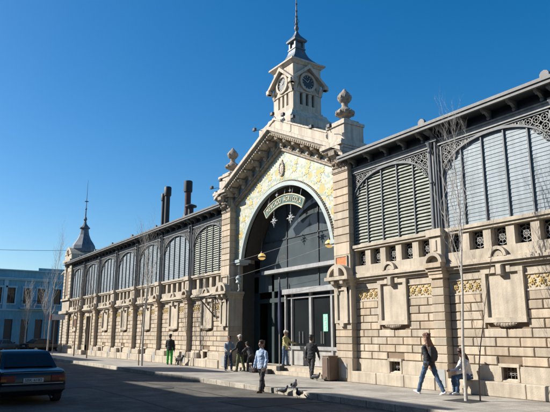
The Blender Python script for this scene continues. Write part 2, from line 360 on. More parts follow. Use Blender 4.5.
def bay_wall(c, door=False):
    """ashlar wall between two pilasters, centre c"""
    a, b = c-BW/2+.24, c+BW/2-.24
    w = MB(); hx = .24
    if door:
        w.box(a-.3, c-.62, 0, .5, 0, 3.55); w.box(c+.62, b+.3, 0, .5, 0, 3.55); w.box(c-.62, c+.62, 0, .5, 3.05, 3.55)
    else:
        w.box(a-.3, c-hx, 0, .5, 0, 3.55); w.box(c+hx, b+.3, 0, .5, 0, 3.55)
        w.box(c-hx, c+hx, 0, .5, 0, .42); w.box(c-hx, c+hx, 0, .5, .76, 3.55); w.box(c-hx, c+hx, .3, .5, .42, .76)
    wall = w.build('wall', 'stone_joint', hall)
    k = MB(); g = .011
    z = .8; row = 0
    while z < 2.74:
        ph = (row % 2)*.38
        x = a-.75+ph
        while x < b:
            x0, x1 = max(x, a), min(x+.75, b); x += .75
            if x1-x0 < .08: continue
            segs = [(x0, x1)]
            cut = None
            if door: cut = (c-.84, c+.84)
            elif z+.2 > 1.98: cut = (c-.66, c+.66)
            elif z < .83: cut = (c-.36, c+.36)
            if cut:
                segs = []
                if x0 < cut[0]: segs.append((x0, min(x1, cut[0])))
                if x1 > cut[1]: segs.append((max(x0, cut[1]), x1))
            for s0, s1 in segs:
                if s1-s0 > .06:
                    k.rb(s0+g, s1-g, -.045-random.uniform(0, .008), .01, z+g, z+.245-g)
        z += .245; row += 1
    k.build('ashlar_blocks', 'stone', wall)
    # plinth and ledge
    p = MB(); px = .62 if door else hx+.04
    for s0, s1 in ((a-.02, c-px), (c+px, b+.02)):
        p.box(s0, s1, -.09, .02, .38, .79)
    if not door:
        p.box(c-px, c+px, -.09, .02, .36, .42)
        p.prism([(-.12, .36), (.02, .36), (.02, .46)], c-px+.002, c+px-.002, 'X')
    p.build('plinth', 'stone_trim', hall)
    l = MB()
    if door: l.rb(a, c-.7, -.33, 0, 0, .378, .03); l.rb(c+.7, b, -.33, 0, 0, .378, .03)
    else:
        n = 3; st = (b-a)/n
        for i in range(n): l.rb(a+i*st+.003, a+(i+1)*st-.003, -.37, 0, 0, .378 if c > XC else .40, .02)
        if c < XC:
            for i in range(n):
                if i != 1: l.rb(a+i*st+.003, a+(i+1)*st-.003, -.30, 0, .40, .70, .02)
    l.build('ledge', 'stone_trim', hall)
    if not door:
        f = MB().box(c-.3, c-hx, -.11, .02, .4, .8).box(c+hx, c+.3, -.11, .02, .4, .8).box(c-.31, c+hx+.07, -.12, .02, .765, .85)
        f.build('basement_window', 'stone_trim', hall)
        gr = MB()
        for i in range(4): gr.tube((c-.18+.12*i, .06, .42), (c-.18+.12*i, .06, .765), .01, n=5)
        gr.tube((c-hx, .06, .6), (c+hx, .06, .6), .01, n=5)
        for i in range(3): gr.ring((c-.12+.12*i, .6), .06, .012, .05, .015, 10)
        gr.build('window_grille', 'iron_light', hall)
    # frieze band and mouldings below the string course
    for s0, s1 in ((a, c-.66), (c+.66, b)):
        q = MB(); q.box(s0, s1, -.05, .01, 2.76, 2.80); q.box(s0, s1, -.03, .01, 3.22, 3.4); q.box(s0, s1, -.06, .01, 3.19, 3.225)
        q.box(s0, s1, -.02, .01, 2.80, 3.19)
        q.build('frieze_band', 'stone_trim', hall)
    for s0, s1 in ((a+.12, c-.74), (c+.74, b-.06)):
        n = 4; st = (s1-s0)/n; gd = MB()
        for i in range(n):
            cx = s0+st*(i+.5); cz = 3.0; r = min(st*.48, .15)
            ph = random.uniform(0, 1)
            for kx in range(8):
                t = kx*math.pi/4+ph; Lr = r*random.uniform(.4, .5)
                m_ = MB().sph((0, 0, 0), 1, 7, 5, Lr, .022, r*.17); m_.xf(Matrix.Translation((cx+math.cos(t)*Lr*1.05, -.035, cz+math.sin(t)*Lr*1.05)) @ Matrix.Rotation(-t+random.uniform(-.3, .3), 4, 'Y')); gd.add(m_.v, m_.f)
            gd.sph((cx, -.05, cz), .035, 6, 4)
            for sx in (-1, 1):
                for sz in (-1, 1):
                    m_ = MB().sph((0, 0, 0), 1, 6, 4, .06, .02, .022); m_.xf(Matrix.Translation((cx+sx*st*.38, -.03, cz+sz*.12)) @ Matrix.Rotation(sx*sz*.8, 4, 'Y')); gd.add(m_.v, m_.f)
        gd.build('gilded_frieze', 'gold', hall)
    # framed panel (or door surround)
    f = MB()
    if door:
        f.box(c-.84, c-.62, -.12, .02, 0, 3.1); f.box(c+.62, c+.84, -.12, .02, 0, 3.1); f.box(c-.84, c+.84, -.12, .02, 3.1, 3.3)
        f.build('door_surround', 'stone_trim', hall)
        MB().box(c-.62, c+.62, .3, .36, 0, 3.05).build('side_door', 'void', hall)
    else:
        f.box(c-.66, c-.52, -.12, .01, 2.0, 3.3); f.box(c+.52, c+.66, -.12, .01, 2.0, 3.3); f.box(c-.675, c+.675, -.14, .01, 1.94, 2.08)
        f.box(c-.52, c+.52, -.04, .01, 2.08, 3.3)
        f.box(c-.67, c-.3, -.125, .01, 3.3, 3.42); f.box(c+.3, c+.67, -.125, .01, 3.3, 3.42); f.box(c-.3, c-.18, -.13, .01, 3.3, 3.5); f.box(c+.18, c+.3, -.13, .01, 3.3, 3.5)
        f.rb(c-.1, c+.1, -.22, .01, 3.22, 3.52, .03)
        f.build('wall_panel', 'stone_trim', hall)
        h = MB()
        for i in range(-3, 4):
            h.sph((c+i*.09, -.1, 1.9-.012*(3-abs(i))), .055, 8, 5)
        h.box(c-.36, c+.36, -.12, .01, 1.9, 1.94)
        h.build('carved_apron', 'stone_carved', hall)

def bay_top(c, kind):
    a, b = c-BW/2+.24, c+BW/2-.24
    # string course, parapet, balusters, sill
    s = MB()
    s.box(a, b, -.09, .3, 3.42, 3.52); s.box(a, b, -.2, .3, 3.52, 3.60); s.box(a, b, -.27, .3, 3.60, 3.68); s.box(a, b, -.22, .3, 3.68, 3.74)
    s.box(a, b, -.12, .35, 3.74, 4.03)
    s.build('string_course', 'stone_trim', hall)
    h = MB(); t = [(math.cos(x), math.sin(x)) for x in [math.pi*i/12 for i in range(13)]]
    h.strip([(c+.2*x, 3.74+.2*z) for x, z in t], [(c+.29*x, 3.74+.29*z) for x, z in t], -.24, -.12)
    h.strip([(c+.02*x, 3.75+.02*z) for x, z in t], [(c+.15*x, 3.75+.15*z) for x, z in t], -.19, -.12)
    h.build('roundel_hood', 'stone_trim', hall)
    p = MB(); n = 5; st = (b-a)/n
    xs = [a+st*i for i in range(n+1)]
    for i, x in enumerate(xs):
        w = .13 if 0 < i < n else .1
        MB().box(max(a, x-w), min(b, x+w), -.08, .2, 4.03, 4.6).build('baluster', 'stone_trim', hall)
    for i in range(n):
        gr = MB()
        cx = (xs[i]+xs[i+1])/2; cz = 4.31; r = .2
        for k in range(4):
            ang = math.pi*k/4
            gr.tube((cx-math.cos(ang)*r*1.25, .1, cz-math.sin(ang)*r*1.25), (cx+math.cos(ang)*r*1.25, .1, cz+math.sin(ang)*r*1.25), .012, n=5)
        gr.ring((cx, cz), .1, .02, .09, .02, 12); gr.ring((cx, cz), .21, .02, .09, .02, 14)
        gr.box(cx-.25, cx+.25, .09, .11, 4.03, 4.06); gr.box(cx-.25, cx+.25, .09, .11, 4.57, 4.6)
        gr.build('star_grille', 'iron_light', hall)
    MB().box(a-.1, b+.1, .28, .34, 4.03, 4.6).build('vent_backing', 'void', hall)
    sl = MB(); sl.box(a, b, -.14, .3, 4.6, 4.68); sl.box(a, b, -.19, .3, 4.68, 4.78)
    sl.build('window_sill', 'stone_trim', hall)
    # window
    zt = 7.52
    def az(x):
        u = min(1, abs(x-c)/(BW/2-.28)); return 6.45+.95*math.sqrt(max(0, 1-u*u))
    fr = MB()
    for i in range(n+1):
        x = xs[i]; w = .022 if 0 < i < n else .05
        fr.box(x-w, x+w, -.03 if 0 < i < n else -.05, .08, 4.78, az(x))
    N = 24; hw = BW/2-.28
    th = [math.pi*i/N for i in range(N+1)]
    inn = [(c+hw*math.cos(x), 6.45+.95*math.sin(x)) for x in th]; out = [(c+(hw+.0)*math.cos(x), 6.45+1.03*math.sin(x)) for x in th]
    fr.strip(inn, out, -.07, .06)
    fr.box(a, a+.05, -.06, .06, 6.45, zt); fr.box(b-.05, b, -.06, .06, 6.45, zt); fr.box(a, b, -.06, .06, zt-.06, zt)
    win = fr.build('window', 'iron', hall)
    lv = MB(); pitch = .115; z = 4.8
    while z < 7.4:
        if z > 6.45:
            u = math.sqrt(max(0, 1-((z-6.45)/.95)**2)); x0, x1 = c-hw*u, c+hw*u
        else: x0, x1 = a+.03, b-.03
        for i in range(n):
            s0, s1 = max(xs[i]+.015, x0), min(xs[i+1]-.015, x1)
            if s1-s0 < .03: continue
            j = random.uniform(-.006, .006)
            if kind == 'green':
                lv.add([(s0, -.005, z+j), (s1, -.005, z+j), (s1, .07, z+.115+j), (s0, .07, z+.115+j), (s0, .004, z-.012+j), (s1, .004, z-.012+j), (s1, .08, z+.105+j), (s0, .08, z+.105+j)],
                       [(0,1,2,3),(7,6,5,4),(0,4,5,1),(3,2,6,7),(0,3,7,4),(1,5,6,2)])
            else:
                y0 = .018+random.uniform(0, .004)
                lv.add([(s0, y0, z+j), (s1, y0, z+j), (s1, .036, z+.13), (s0, .036, z+.13), (s0, y0+.012, z+j), (s1, y0+.012, z+j), (s1, .046, z+.13), (s0, .046, z+.13)],
                       [(0,1,2,3),(7,6,5,4),(0,4,5,1),(3,2,6,7),(0,3,7,4),(1,5,6,2)])
        z += pitch
    lv.build('louvres', 'louvre' if kind == 'green' else 'pane_blue', win)
    for sg in (-1, 1):
        lace = MB(); x = hw-.02
        while x > .15:
            gap = zt-.06-(6.45+1.03*math.sqrt(max(0, 1-(x/hw)**2)))
            top = zt-.06; rr = min(.135, max(.03, gap/2))
            zc = top-rr
            xr = x-rr
            lo = 6.45+1.03*math.sqrt(max(0, 1-min(1, (x)/hw)**2))
            while zc > lo-.02:
                cx = c+sg*xr
                lace.ring((cx, zc), rr*.96, .022, -.03, .03, 14)
                if rr > .08:
                    lace.ring((cx, zc), rr*.45, .016, -.025, .025, 10)
                    for k in range(6):
                        t = k*math.pi/3
                        lace.tube((cx+math.cos(t)*rr*.4, -.015, zc+math.sin(t)*rr*.4), (cx+math.cos(t)*rr*.95, -.015, zc+math.sin(t)*rr*.95), .01, n=4)
                zc -= rr*1.9
            x -= rr*1.85
        lace.build('spandrel_lace', 'iron_light', win)
    # entablature and eaves
    e = MB(); A, B = c-BW/2, c+BW/2
    e.box(A, B, -.1, .12, 7.52, 7.56); e.box(A, B, -.07, .12, 7.56, 7.68); e.box(A, B, -.12, .12, 7.68, 7.72)
    e.build('entablature', 'iron_light', hall)
    MB().box(A, B, .02, .12, 7.72, 8.07).build('eaves_frieze', 'iron_dark', hall)
    so = MB().box(A, B, -.5, .12, 8.03, 8.07); so.build('soffit', 'iron_dark', hall)
    for i in range(5):
        br = MB()
        x = A+BW*(i+.5)/5
        br.prism([(.02, 7.74), (-.05, 7.74), (-.09, 7.84), (-.2, 7.93), (-.38, 7.96), (-.42, 8.03), (.02, 8.03)], x-.045, x+.045, 'X')
        br.sph((x, -.09, 7.8), .06, 8, 5)
        br.tube((x, -.35, 7.95), (x, -.35, 7.89), .03, .012, 6)
        br.build('eaves_bracket', 'iron_light', hall)
    fa = MB().box(A, B, -.56, -.48, 8.0, 8.1); fa.box(A, B, -.6, -.46, 8.1, 8.19)
    fa.build('gutter', 'fascia', hall)
    # near-black backing sheet stands in for the unlit hall between slats
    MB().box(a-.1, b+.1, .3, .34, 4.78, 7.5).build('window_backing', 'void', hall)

def pilaster(x, upper=True):
    p = MB(); hw = .24
    p.box(x-hw+.02, x+hw-.02, PY+.03, .3, 0, 3.45)
    z = .8
    p.rb(x-hw-.02, x+hw+.02, PY-.04, 0, 0, .79, .012)
    while z < 3.2:
        p.rb(x-hw, x+hw, PY, 0, z+.012, z+.245-.012, .012); z += .245
    p.box(x-hw-.03, x+hw+.03, PY-.04, .2, 3.3, 3.42)
    p.box(x-hw-.03, x+hw+.03, PY-.07, .3, 3.42, 3.52); p.box(x-hw-.07, x+hw+.07, PY-.12, .3, 3.52, 3.61); p.box(x-hw-.1, x+hw+.1, PY-.19, .3, 3.61, 3.75)
    o = p.build('pilaster', 'stone', hall)
    c = MB()
    c.rb(x-hw, x+hw, PY+.02, .2, 3.75, 4.58, .02)
    c.box(x-hw-.05, x+hw+.05, PY-.05, .25, 4.58, 4.8)
    c.rb(x-.07, x+.07, PY-.01, PY+.06, 4.12, 4.46, .015)
    t = [(math.cos(a), math.sin(a)) for a in [math.pi*i/12 for i in range(13)]]
    c.strip([(x+.25*u, 3.75+.22*v) for u, v in t], [(x+.36*u, 3.75+.32*v) for u, v in t], PY-.16, PY+.05)
    c.build('pedestal_block', 'stone_trim', o)
    MB().box(x-.15, x+.15, PY-.055, PY-.03, .12, .62).build('meter_door', 'meter', o)
    if upper:
        u = MB()
        u.box(x-.2, x+.2, -.04, .3, 4.8, 7.72)
        u.tube((x-.1, -.14, 4.8), (x-.1, -.14, 7.6), .05, .045, 10); u.tube((x+.11, -.12, 4.8), (x+.11, -.12, 7.75), .045, n=10)
        u.lathe([(.05, 0), (.09, .05), (.09, .1), (.06, .16), (.1, .3), (.12, .36)], (x-.1, -.14, 7.3), 10)
        u.lathe([(.05, 0), (.08, .03), (.05, .1)], (x-.1, -.14, 6.3), 10)
        u.box(x-.22, x+.22, -.2, .1, 7.66, 7.74)
        u.prism([(.02, 7.74), (-.08, 7.74), (-.14, 7.86), (-.42, 7.95), (-.45, 8.02), (.02, 8.02)], x-.1, x+.1, 'X')
        u.build('iron_column', 'iron', o, True)
        f = MB(); f.prism([(x-.13, 8.19), (x+.13, 8.19), (x+.13, 8.27), (x+.08, 8.33), (x, 8.36), (x-.08, 8.33), (x-.13, 8.27)], -.6, -.5)
        f.build('antefix', 'fascia', o)
        h = MB(); h.path([(x+.11, -.12, 7.75), (x+.11, -.3, 7.95), (x+.11, -.5, 8.02)], .045, 8)
        h.build('downpipe_neck', 'iron', o, True)

for i, c in enumerate(RB):
    bay_wall(c); bay_top(c, 'green' if i == 0 else 'blue'); pilaster(c+BW/2)
for i, c in enumerate(LB):
    bay_wall(c, door=(i == 5)); bay_top(c, 'green' if i == 0 else 'blue')
    if i < 6: pilaster(c-BW/2)

# piers of the portal
def pier(x0, x1, sgn):
    p = MB(); yf = -.27
    w = x1-x0
    p.box(x0+.02, x1-.02, yf+.04, 1.2, 0, 8.3)
    p.rb(x0-.04, x1+.04, yf-.05, .6, 0, .8, .015)
    z = .8
    while z < 2.0:
        p.rb(x0, x1, yf, .5, z+.012, z+.245-.012, .014); z += .245
    # upper rusticated courses
    z = 4.95
    while z < 7.7:
        p.rb(x0, x1, yf, .5, z+.014, z+.30-.014, .014); z += .30
    p.rb(x0, x1, yf-.01, .5, 4.5, 4.94, .012)
    o = p.build('portal_pier', 'stone', hall)
    c = MB()
    c.box(x0-.02, x1+.02, yf-.02, .4, 2.02, 3.35); c.box(x0+.12, x0+.22, yf-.08, yf, 2.1, 3.2); c.box(x1-.22, x1-.12, yf-.08, yf, 2.1, 3.2)
    c.box(x0+.12, x1-.12, yf-.08, yf, 3.2, 3.3); c.box(x0+.12, x1-.12, yf-.09, yf, 2.02, 2.12)
    c.box(x0+.34, x1-.34, yf-.1, yf, 1.9, 2.02)
    c.box(x0-.06, x1+.06, yf-.1, .5, 3.35, 3.47); c.box(x0-.12, x1+.12, yf-.2, .5, 3.47, 3.56); c.box(x0-.2, x1+.2, yf-.34, .5, 3.56, 3.68)
    for q in (x0+.2, x1-.2): c.prism([(yf, 3.05), (yf-.06, 3.05), (yf-.12, 3.3), (yf-.28, 3.42), (yf-.3, 3.56), (yf, 3.56)], q-.08, q+.08, 'X')
    xm = (x0+x1)/2; t = [(math.cos(a), math.sin(a)) for a in [math.pi*i/16 for i in range(17)]]
    c.strip([(xm+.44*u, 3.68+.34*v) for u, v in t], [(xm+.58*u, 3.68+.46*v) for u, v in t], yf-.28, yf+.02)
    c.strip([(xm+.36*u, 3.68+.27*v) for u, v in t], [(xm+.44*u, 3.68+.34*v) for u, v in t], yf-.18, yf+.02)
    c.rb(xm-.16, xm+.16, yf-.3, yf+.1, 3.68, 4.02, .03)
    c.box(x0, x1, yf+.005, .4, 3.68, 4.5)
    c.build('segmental_hood', 'stone_trim', o)
    f = MB(); f.box(xm-.33, xm+.33, yf-.05, yf+.01, 4.06, 4.1); f.box(xm-.33, xm+.33, yf-.05, yf+.01, 4.42, 4.46); f.box(xm-.33, xm-.29, yf-.05, yf+.01, 4.1, 4.42); f.box(xm+.29, xm+.33, yf-.05, yf+.01, 4.1, 4.42)
    f.build('plaque_frame', 'stone_trim', o)
    if sgn > 0: MB().box(xm-.29, xm+.29, yf-.03, yf-.005, 4.1, 4.42).build('copper_plaque', 'orange', o)
    MB().box(x0+.34, x0+.64, yf-.07, yf-.045, .12, .62).build('meter_door', 'meter', o)
    # carved bracket at the top
    k = MB()
    k.rb(x0-.03, x1+.03, yf-.03, .3, 7.7, 7.86, .02)
    k.rb(x0+.05, x1-.05, yf-.08, .3, 7.86, 8.4, .03)
    k.prism([(yf, 7.9), (yf-.1, 7.92), (yf-.16, 8.1), (yf-.4, 8.3), (yf-.42, 8.45), (yf, 8.45)], xm-.17, xm+.17, 'X')
    for i in range(34):
        a = random.uniform(0, 6.28); r = random.uniform(.02, .33)
        k.sph((xm+math.cos(a)*r, yf-.1-random.uniform(0, .1), 8.14+math.sin(a)*r*.75), random.uniform(.04, .08), 7, 5)
    k.ring((xm, 8.2), .2, .05, yf-.2, .1, 14)
    k.build('carved_bracket', 'stone_carved', o, True)
    cp = MB(); cp.box(x0-.1, x1+.1, yf-.2, .5, 8.42, 8.5); cp.box(x0-.16, x1+.16, yf-.36, .6, 8.5, 8.6); cp.box(x0-.2, x1+.2, yf-.46, .6, 8.6, 8.72)
    cp.box(x0-.16, x1+.16, yf-.4, .6, 8.72, 8.82)
    cp.build('pier_cornice', 'stone_pale', o)
    pd = MB(); pd.rb(xm-.5, xm+.5, -.42, .55, 8.82, 9.62, .015); pd.box(xm-.55, xm+.55, -.47, .58, 9.5, 9.62); pd.box(xm-.38, xm+.38, -.31, .45, 9.62, 9.76)
    pd.build('finial_pedestal', 'stone_pale', o)
    fn = MB().lathe([(.3, 0), (.3, .06), (.2, .14), (.13, .2), (.17, .25), (.3, .3), (.37, .38), (.36, .46), (.26, .56), (.15, .64), (.12, .74), (.14, .84), (.2, .88), (.27, .98), (.28, 1.1), (.2, 1.24), (.1, 1.34), (.05, 1.42), (.0, 1.46)], (xm, .07, 9.74), 16)
    for kx in range(10):
        a = kx*math.pi/5
        fn.sph((xm+.33*math.cos(a), .07+.33*math.sin(a), 9.74+.4), .075, 6, 5, sz=1.3)
        fn.sph((xm+.24*math.cos(a), .07+.24*math.sin(a), 9.74+1.06), .06, 6, 5, sz=1.6)
    fn.build('urn_finial', 'finial', o, True)
    return o
pier(XC-4.97, XC-4.1, -1); pier(XC+4.03, XC+4.93, 1)

# mosaic gable
ZS = .46; RC = 4.6; RA = 3.5
gx0, gx1 = XC-4.12, XC+4.05
def chevz(x, apex): return apex-ZS*abs(x-XC)
NA = 48
def arch_pts(r, z0=5.2):
    t0 = math.asin((z0-RC)/r); return [(XC+r*math.cos(a), RC+r*math.sin(a)) for a in [t0+(math.pi-2*t0)*i/NA for i in range(NA+1)]]
inner = arch_pts(3.7)
def outer_for(pts, apex):
    out = []
    c = (XC, 6.0)
    for x, z in pts:
        dx, dz = x-c[0], z-c[1]; best = 1e9
        if dx > 1e-6: best = min(best, (gx1-c[0])/dx)
        if dx < -1e-6: best = min(best, (gx0-c[0])/dx)
        if dz < 0: best = min(best, (5.2-c[1])/dz)
        # z = apex - ZS*|x|
        den = dz+ZS*abs(dx)
        if den > 1e-6: best = min(best, (apex-c[1])/den)
        out.append((c[0]+dx*best, c[1]+dz*best))
    return out
# insert extra corner-accurate samples by dense NA
mo = outer_for(inner, 9.87); mo[0] = (gx1, 5.2); mo[-1] = (gx0, 5.2)
mz = MB().strip(inner, mo, .1, .3).build('mosaic_spandrel', 'mosaic', hall)
ar = MB().strip(arch_pts(3.52), arch_pts(3.70), .02, .2); ar.build('archivolt', 'pale_blue_paint', mz)
dn = MB()
for i in range(90):
    a = .19+(math.pi-.38)*i/89
    dn.sph((XC+3.74*math.cos(a), .07, RC+3.74*math.sin(a)), .035, 6, 4)
dn.build('bead_moulding', 'stone_carved', mz)
MB().strip(arch_pts(3.56), outer_for(arch_pts(3.56), 9.9), .302, 1.15).build('arch_wall', 'arch_shade', hall)
MB().box(XC-4.13, XC-4.105, .52, 1.24, .3, 5.1).build('portal_reveal', 'arch_shade', hall); MB().box(XC+4.035, XC+4.06, .52, 1.24, .3, 5.1).build('portal_reveal', 'arch_shade', hall)
for sx in (-1, 1):
    x = XC+sx*3.82
    cb = MB(); cb.box(x-.32, x+.32, -.05, .6, 5.06, 5.2); cb.box(x-.26, x+.26, 0, .5, 4.96, 5.06)
    cb.build('arch_impost', 'pale_blue_paint', hall)
    cl = MB(); cl.tube((x, .12, 4.45), (x, .12, 4.96), .045, n=10); cl.lathe([(.05, 0), (.16, .1), (.12, .2), (.17, .32), (.08, .44)], (x, .12, 4.0), 12)
    cl.path([(x, .12, 4.05), (x-sx*.15, .05, 3.9), (x-sx*.2, .05, 3.75), (x-sx*.08, .05, 3.68)], .035, 8)
    cl.build('iron_colonnette', 'pale_blue_paint', hall, True)

# raking cornice
def chev(apex0, apex1, hw, y0, y1):
    a = [(XC-hw, apex0-ZS*hw), (XC, apex0), (XC+hw, apex0-ZS*hw)]; b = [(XC-hw, apex1-ZS*hw), (XC, apex1), (XC+hw, apex1-ZS*hw)]
    return MB().strip(a, b, y0, y1)
g = chev(9.85, 9.97, 4.08, -.04, .3); m2 = chev(9.97, 10.02, 4.1, -.1, .3); g.add(m2.v, m2.f)
g.build('gable_inner_moulding', 'stone_carved', hall)
chev(10.02, 10.4, 4.3, -.02, .3).build('gable_frieze', 'pale_blue_paint', hall)
g = chev(10.4, 10.48, 4.9, -.14, .5)
g.build('gable_bed_moulding', 'stone_carved', hall)
n = 8
for sg in (-1, 1):
    for i in range(n):
        u = .38+i*.66
        if u > 4.2: continue
        x = XC+sg*u; z = 10.42-ZS*u; md = MB()
        md.prism([(-.04, z-.34), (-.1, z-.36), (-.2, z-.22), (-.48, z-.08), (-.52, z+.03), (-.04, z+.03)], x-.11, x+.11, 'X')
        md.sph((x, -.16, z-.3), .1, 8, 6)
        md.build('modillion', 'stone_carved', hall)
for sg in (-1, 1):
    for i in range(34):
        u = .07+i*.14
        x = XC+sg*u; z = 10.5-ZS*u
        MB().box(x-.042, x+.042, -.6, -.5, z-.04, z+.05).build('dentil', 'stone_carved', hall)
g = chev(10.48, 10.62, 5.0, -.56, .5); h = chev(10.62, 10.68, 5.02, -.63, .5); g.add(h.v, h.f); h = chev(10.68, 10.84, 5.05, -.72, .5); g.add(h.v, h.f)
g.build('raking_cornice', 'stone_pale', hall)
g = chev(10.84, 11.22, 4.45, -.3, .7); h = chev(11.22, 11.3, 4.5, -.36, .75); g.add(h.v, h.f)
g.build('gable_attic', 'stone_pale', hall)

# clock tower
TC = (XC, .98)
t = MB()
t.lathe([(1.3, 10.3), (1.3, 11.1), (1.22, 11.12), (1.02, 11.38), (.98, 11.5), (.88, 11.56)], (*TC, 0), sq=True)
tower = t.build('clock_tower', 'stone_pale', hall)
hb = .8
b = MB()
# body with slit windows cut as recesses: build piers between slits
def face(fn):
    """fn maps (u, depth, z) to world"""
    vs = MB()
    def bx(u0, u1, d0, d1, z0, z1):
        m_ = MB().box(u0, u1, d0, d1, z0, z1); m_.v = [fn(*p) for p in m_.v]; vs.add(m_.v, m_.f)
    return vs, bx
fns = [lambda u, d, z: (TC[0]+u, TC[1]-d, z), lambda u, d, z: (TC[0]+d, TC[1]+u, z), lambda u, d, z: (TC[0]-u, TC[1]+d, z), lambda u, d, z: (TC[0]-d, TC[1]-u, z)]
b.box(TC[0]-.66, TC[0]+.66, TC[1]-.66, TC[1]+.66, 11.5, 14.0)
tc_body = b.build('tower_core', 'void', tower)
wl = MB()
for fn in fns:
    def bx(u0, u1, d0, d1, z0, z1, tgt=wl, fn=fn):
        m_ = MB().box(u0, u1, d0, d1, z0, z1); tgt.add([fn(*p) for p in m_.v], m_.f)
    bx(-.8, .8-.14, .66, .8, 11.5, 11.92); bx(-.8, .66, .66, .8, 12.52, 13.98)
    for u0, u1 in ((-.8, -.42), (-.26, -.08), (.08, .26), (.42, .66)): bx(u0, u1, .66, .8, 11.92, 12.52)
    bx(-.84, .84, .8, .84, 12.53, 12.6); bx(-.86, .86, .8, .87, 11.5, 11.64)
wl.build('tower_wall', 'stone_pale', tower)
for k, fn in enumerate(fns):
    gb = MB()
    pts_i = [(-.92, 12.98), (0, 13.72), (.92, 12.98)]; pts_o = [(-1.06, 13.02), (0, 13.9), (1.06, 13.02)]
    s_ = MB().strip(pts_i, pts_o, .8, 1.04)
    gb.add([fn(p[0], p[1], p[2]) for p in s_.v], s_.f)
    for sx in (-1, 1):
        s_ = MB().box(sx*.98-.12, sx*.98+.12, .8, 1.02, 12.84, 13.02); gb.add([fn(*p) for p in s_.v], s_.f)
        s_ = MB().prism([(.8, 12.5), (.84, 12.5), (.95, 12.84), (.8, 12.84)], sx*.72-.08, sx*.72+.08, 'X'); s_.v = [(p[0], p[1], p[2]) for p in s_.v]; gb.add([fn(*p) for p in s_.v], s_.f)
    gb.build('clock_gablet', 'stone_pale', tower)
    s_ = MB().ring((0, 13.07), .46, .12, .8, .1, 28); MB_r = MB().add([fn(*p) for p in s_.v], s_.f)
    cf = MB()
    s2 = MB().tube((0, .8, 13.07), (0, .83, 13.07), .35, n=28); cf.add([fn(*p) for p in s2.v], s2.f)
    cf_o = cf.build('clock_face', 'iron_dark', tower)
    MB_r.build('clock_rim', 'stone_pale', cf_o)
    hd = MB()
    for j in range(12):
        a = j*math.pi/6
        s2 = MB().tube((.25*math.sin(a), .84, 13.07+.25*math.cos(a)), (.32*math.sin(a), .84, 13.07+.32*math.cos(a)), .014, n=4); hd.add([fn(*p) for p in s2.v], s2.f)
    for a, l in ((R(35), .2), (R(-60), .28)):
        s2 = MB().tube((0, .85, 13.07), (l*math.sin(a), .85, 13.07+l*math.cos(a)), .02, .008, 5); hd.add([fn(*p) for p in s2.v], s2.f)
    hd.build('clock_hands', 'white', cf_o)
    sc_ = MB()
    s2 = MB().ring((0, 13.5), .1, .05, .8, .06, 12); sc_.add([fn(*p) for p in s2.v], s2.f)
    for sx in (-1, 1):
        s2 = MB().tube((sx*.6, .8, 12.7), (sx*.42, .84, 13.0), .05, .03, 6); sc_.add([fn(*p) for p in s2.v], s2.f)
    sc_.build('clock_scrolls', 'stone_carved', tower)
MB().lathe([(.84, 13.9), (.92, 13.98), (.98, 14.02), (.98, 14.1), (.94, 14.12)], (*TC, 0), sq=True).build('tower_eaves', 'stone_pale', tower)
rf = MB().lathe([(.97, 14.1), (.84, 14.17), (.68, 14.29), (.53, 14.45), (.41, 14.62), (.33, 14.8), (.28, 14.98), (.265, 15.08)], (*TC, 0), sq=True)
rf.build('tower_roof', 'lead', tower)
ln = MB(); ln.lathe([(.31, 15.02), (.31, 15.08), (.27, 15.1)], (*TC, 0), sq=True)
for sx in (-1, 1):
    for sy in (-1, 1): ln.box(TC[0]+sx*.22-.055, TC[0]+sx*.22+.055, TC[1]+sy*.22-.055, TC[1]+sy*.22+.055, 15.08, 15.42)
ln.box(TC[0]-.2, TC[0]+.2, TC[1]-.2, TC[1]+.2, 15.08, 15.42)
ln.lathe([(.28, 15.4), (.36, 15.45), (.37, 15.52), (.33, 15.58), (.25, 15.68), (.14, 15.82), (.08, 15.95), (.05, 16.05)], (*TC, 0), sq=True)
ln.build('lantern', 'lead', tower)
sp = MB().lathe([(.05, 15.95), (.05, 16.08), (.09, 16.14), (.115, 16.23), (.09, 16.32), (.05, 16.4), (.09, 16.46), (.05, 16.55), (.05, 16.8), (.08, 16.86), (.04, 16.92), (.04, 17.1), (.07, 17.16), (.035, 17.22), (.03, 17.5), (.06, 17.55), (.025, 17.6), (.02, 18.4), (.05, 18.45), (.01, 18.6), (.004, 19.2)], (*TC, 0), 12)
for j in range(4):
    a = j*math.pi/2+.78
    sp.path([(TC[0]+.05*math.cos(a), TC[1]+.05*math.sin(a), 16.5), (TC[0]+.14*math.cos(a), TC[1]+.14*math.sin(a), 16.58), (TC[0]+.05*math.cos(a), TC[1]+.05*math.sin(a), 16.75)], .012, 5)
sp.build('spire', 'iron', tower, True)

# far corner pavilion
px0, px1 = XC-8.93-BW*6-.24-3.95, 0
CX0, CX1 = -57.7, LB[6]-BW/2+.0
pv = MB()
pv.box(CX0, CX1+.25, -.1, 2.2, 0, 3.5)
for x0, x1 in ((CX0, CX0+.6), (CX1-.5, CX1+.25)):
    z = .8; pv.rb(x0-.03, x1+.03, -.3, 0, 0, .79, .015)
    while z < 3.3: pv.rb(x0, x1, -.25, 0, z+.012, z+.233, .012); z += .245
    z = 4.9
    while z < 8.0: pv.rb(x0, x1, -.22, 0, z+.012, z+.288, .012); z += .3
for k in range(9):
    pv.rb(CX0+.62, CX1-.52, -.14, 0, .8+.27*k+.01, .8+.27*k+.26, .012)
pv.box(CX0-.1, CX1+.3, -.45, 2.3, 3.5, 3.74); pv.box(CX0, CX1+.2, -.2, 2.2, 3.74, 4.7); pv.box(CX0-.08, CX1+.25, -.35, 2.3, 4.7, 4.85); pv.box(CX0+.02, CX1+.2, -.1, 2.2, 4.85, 8.3)
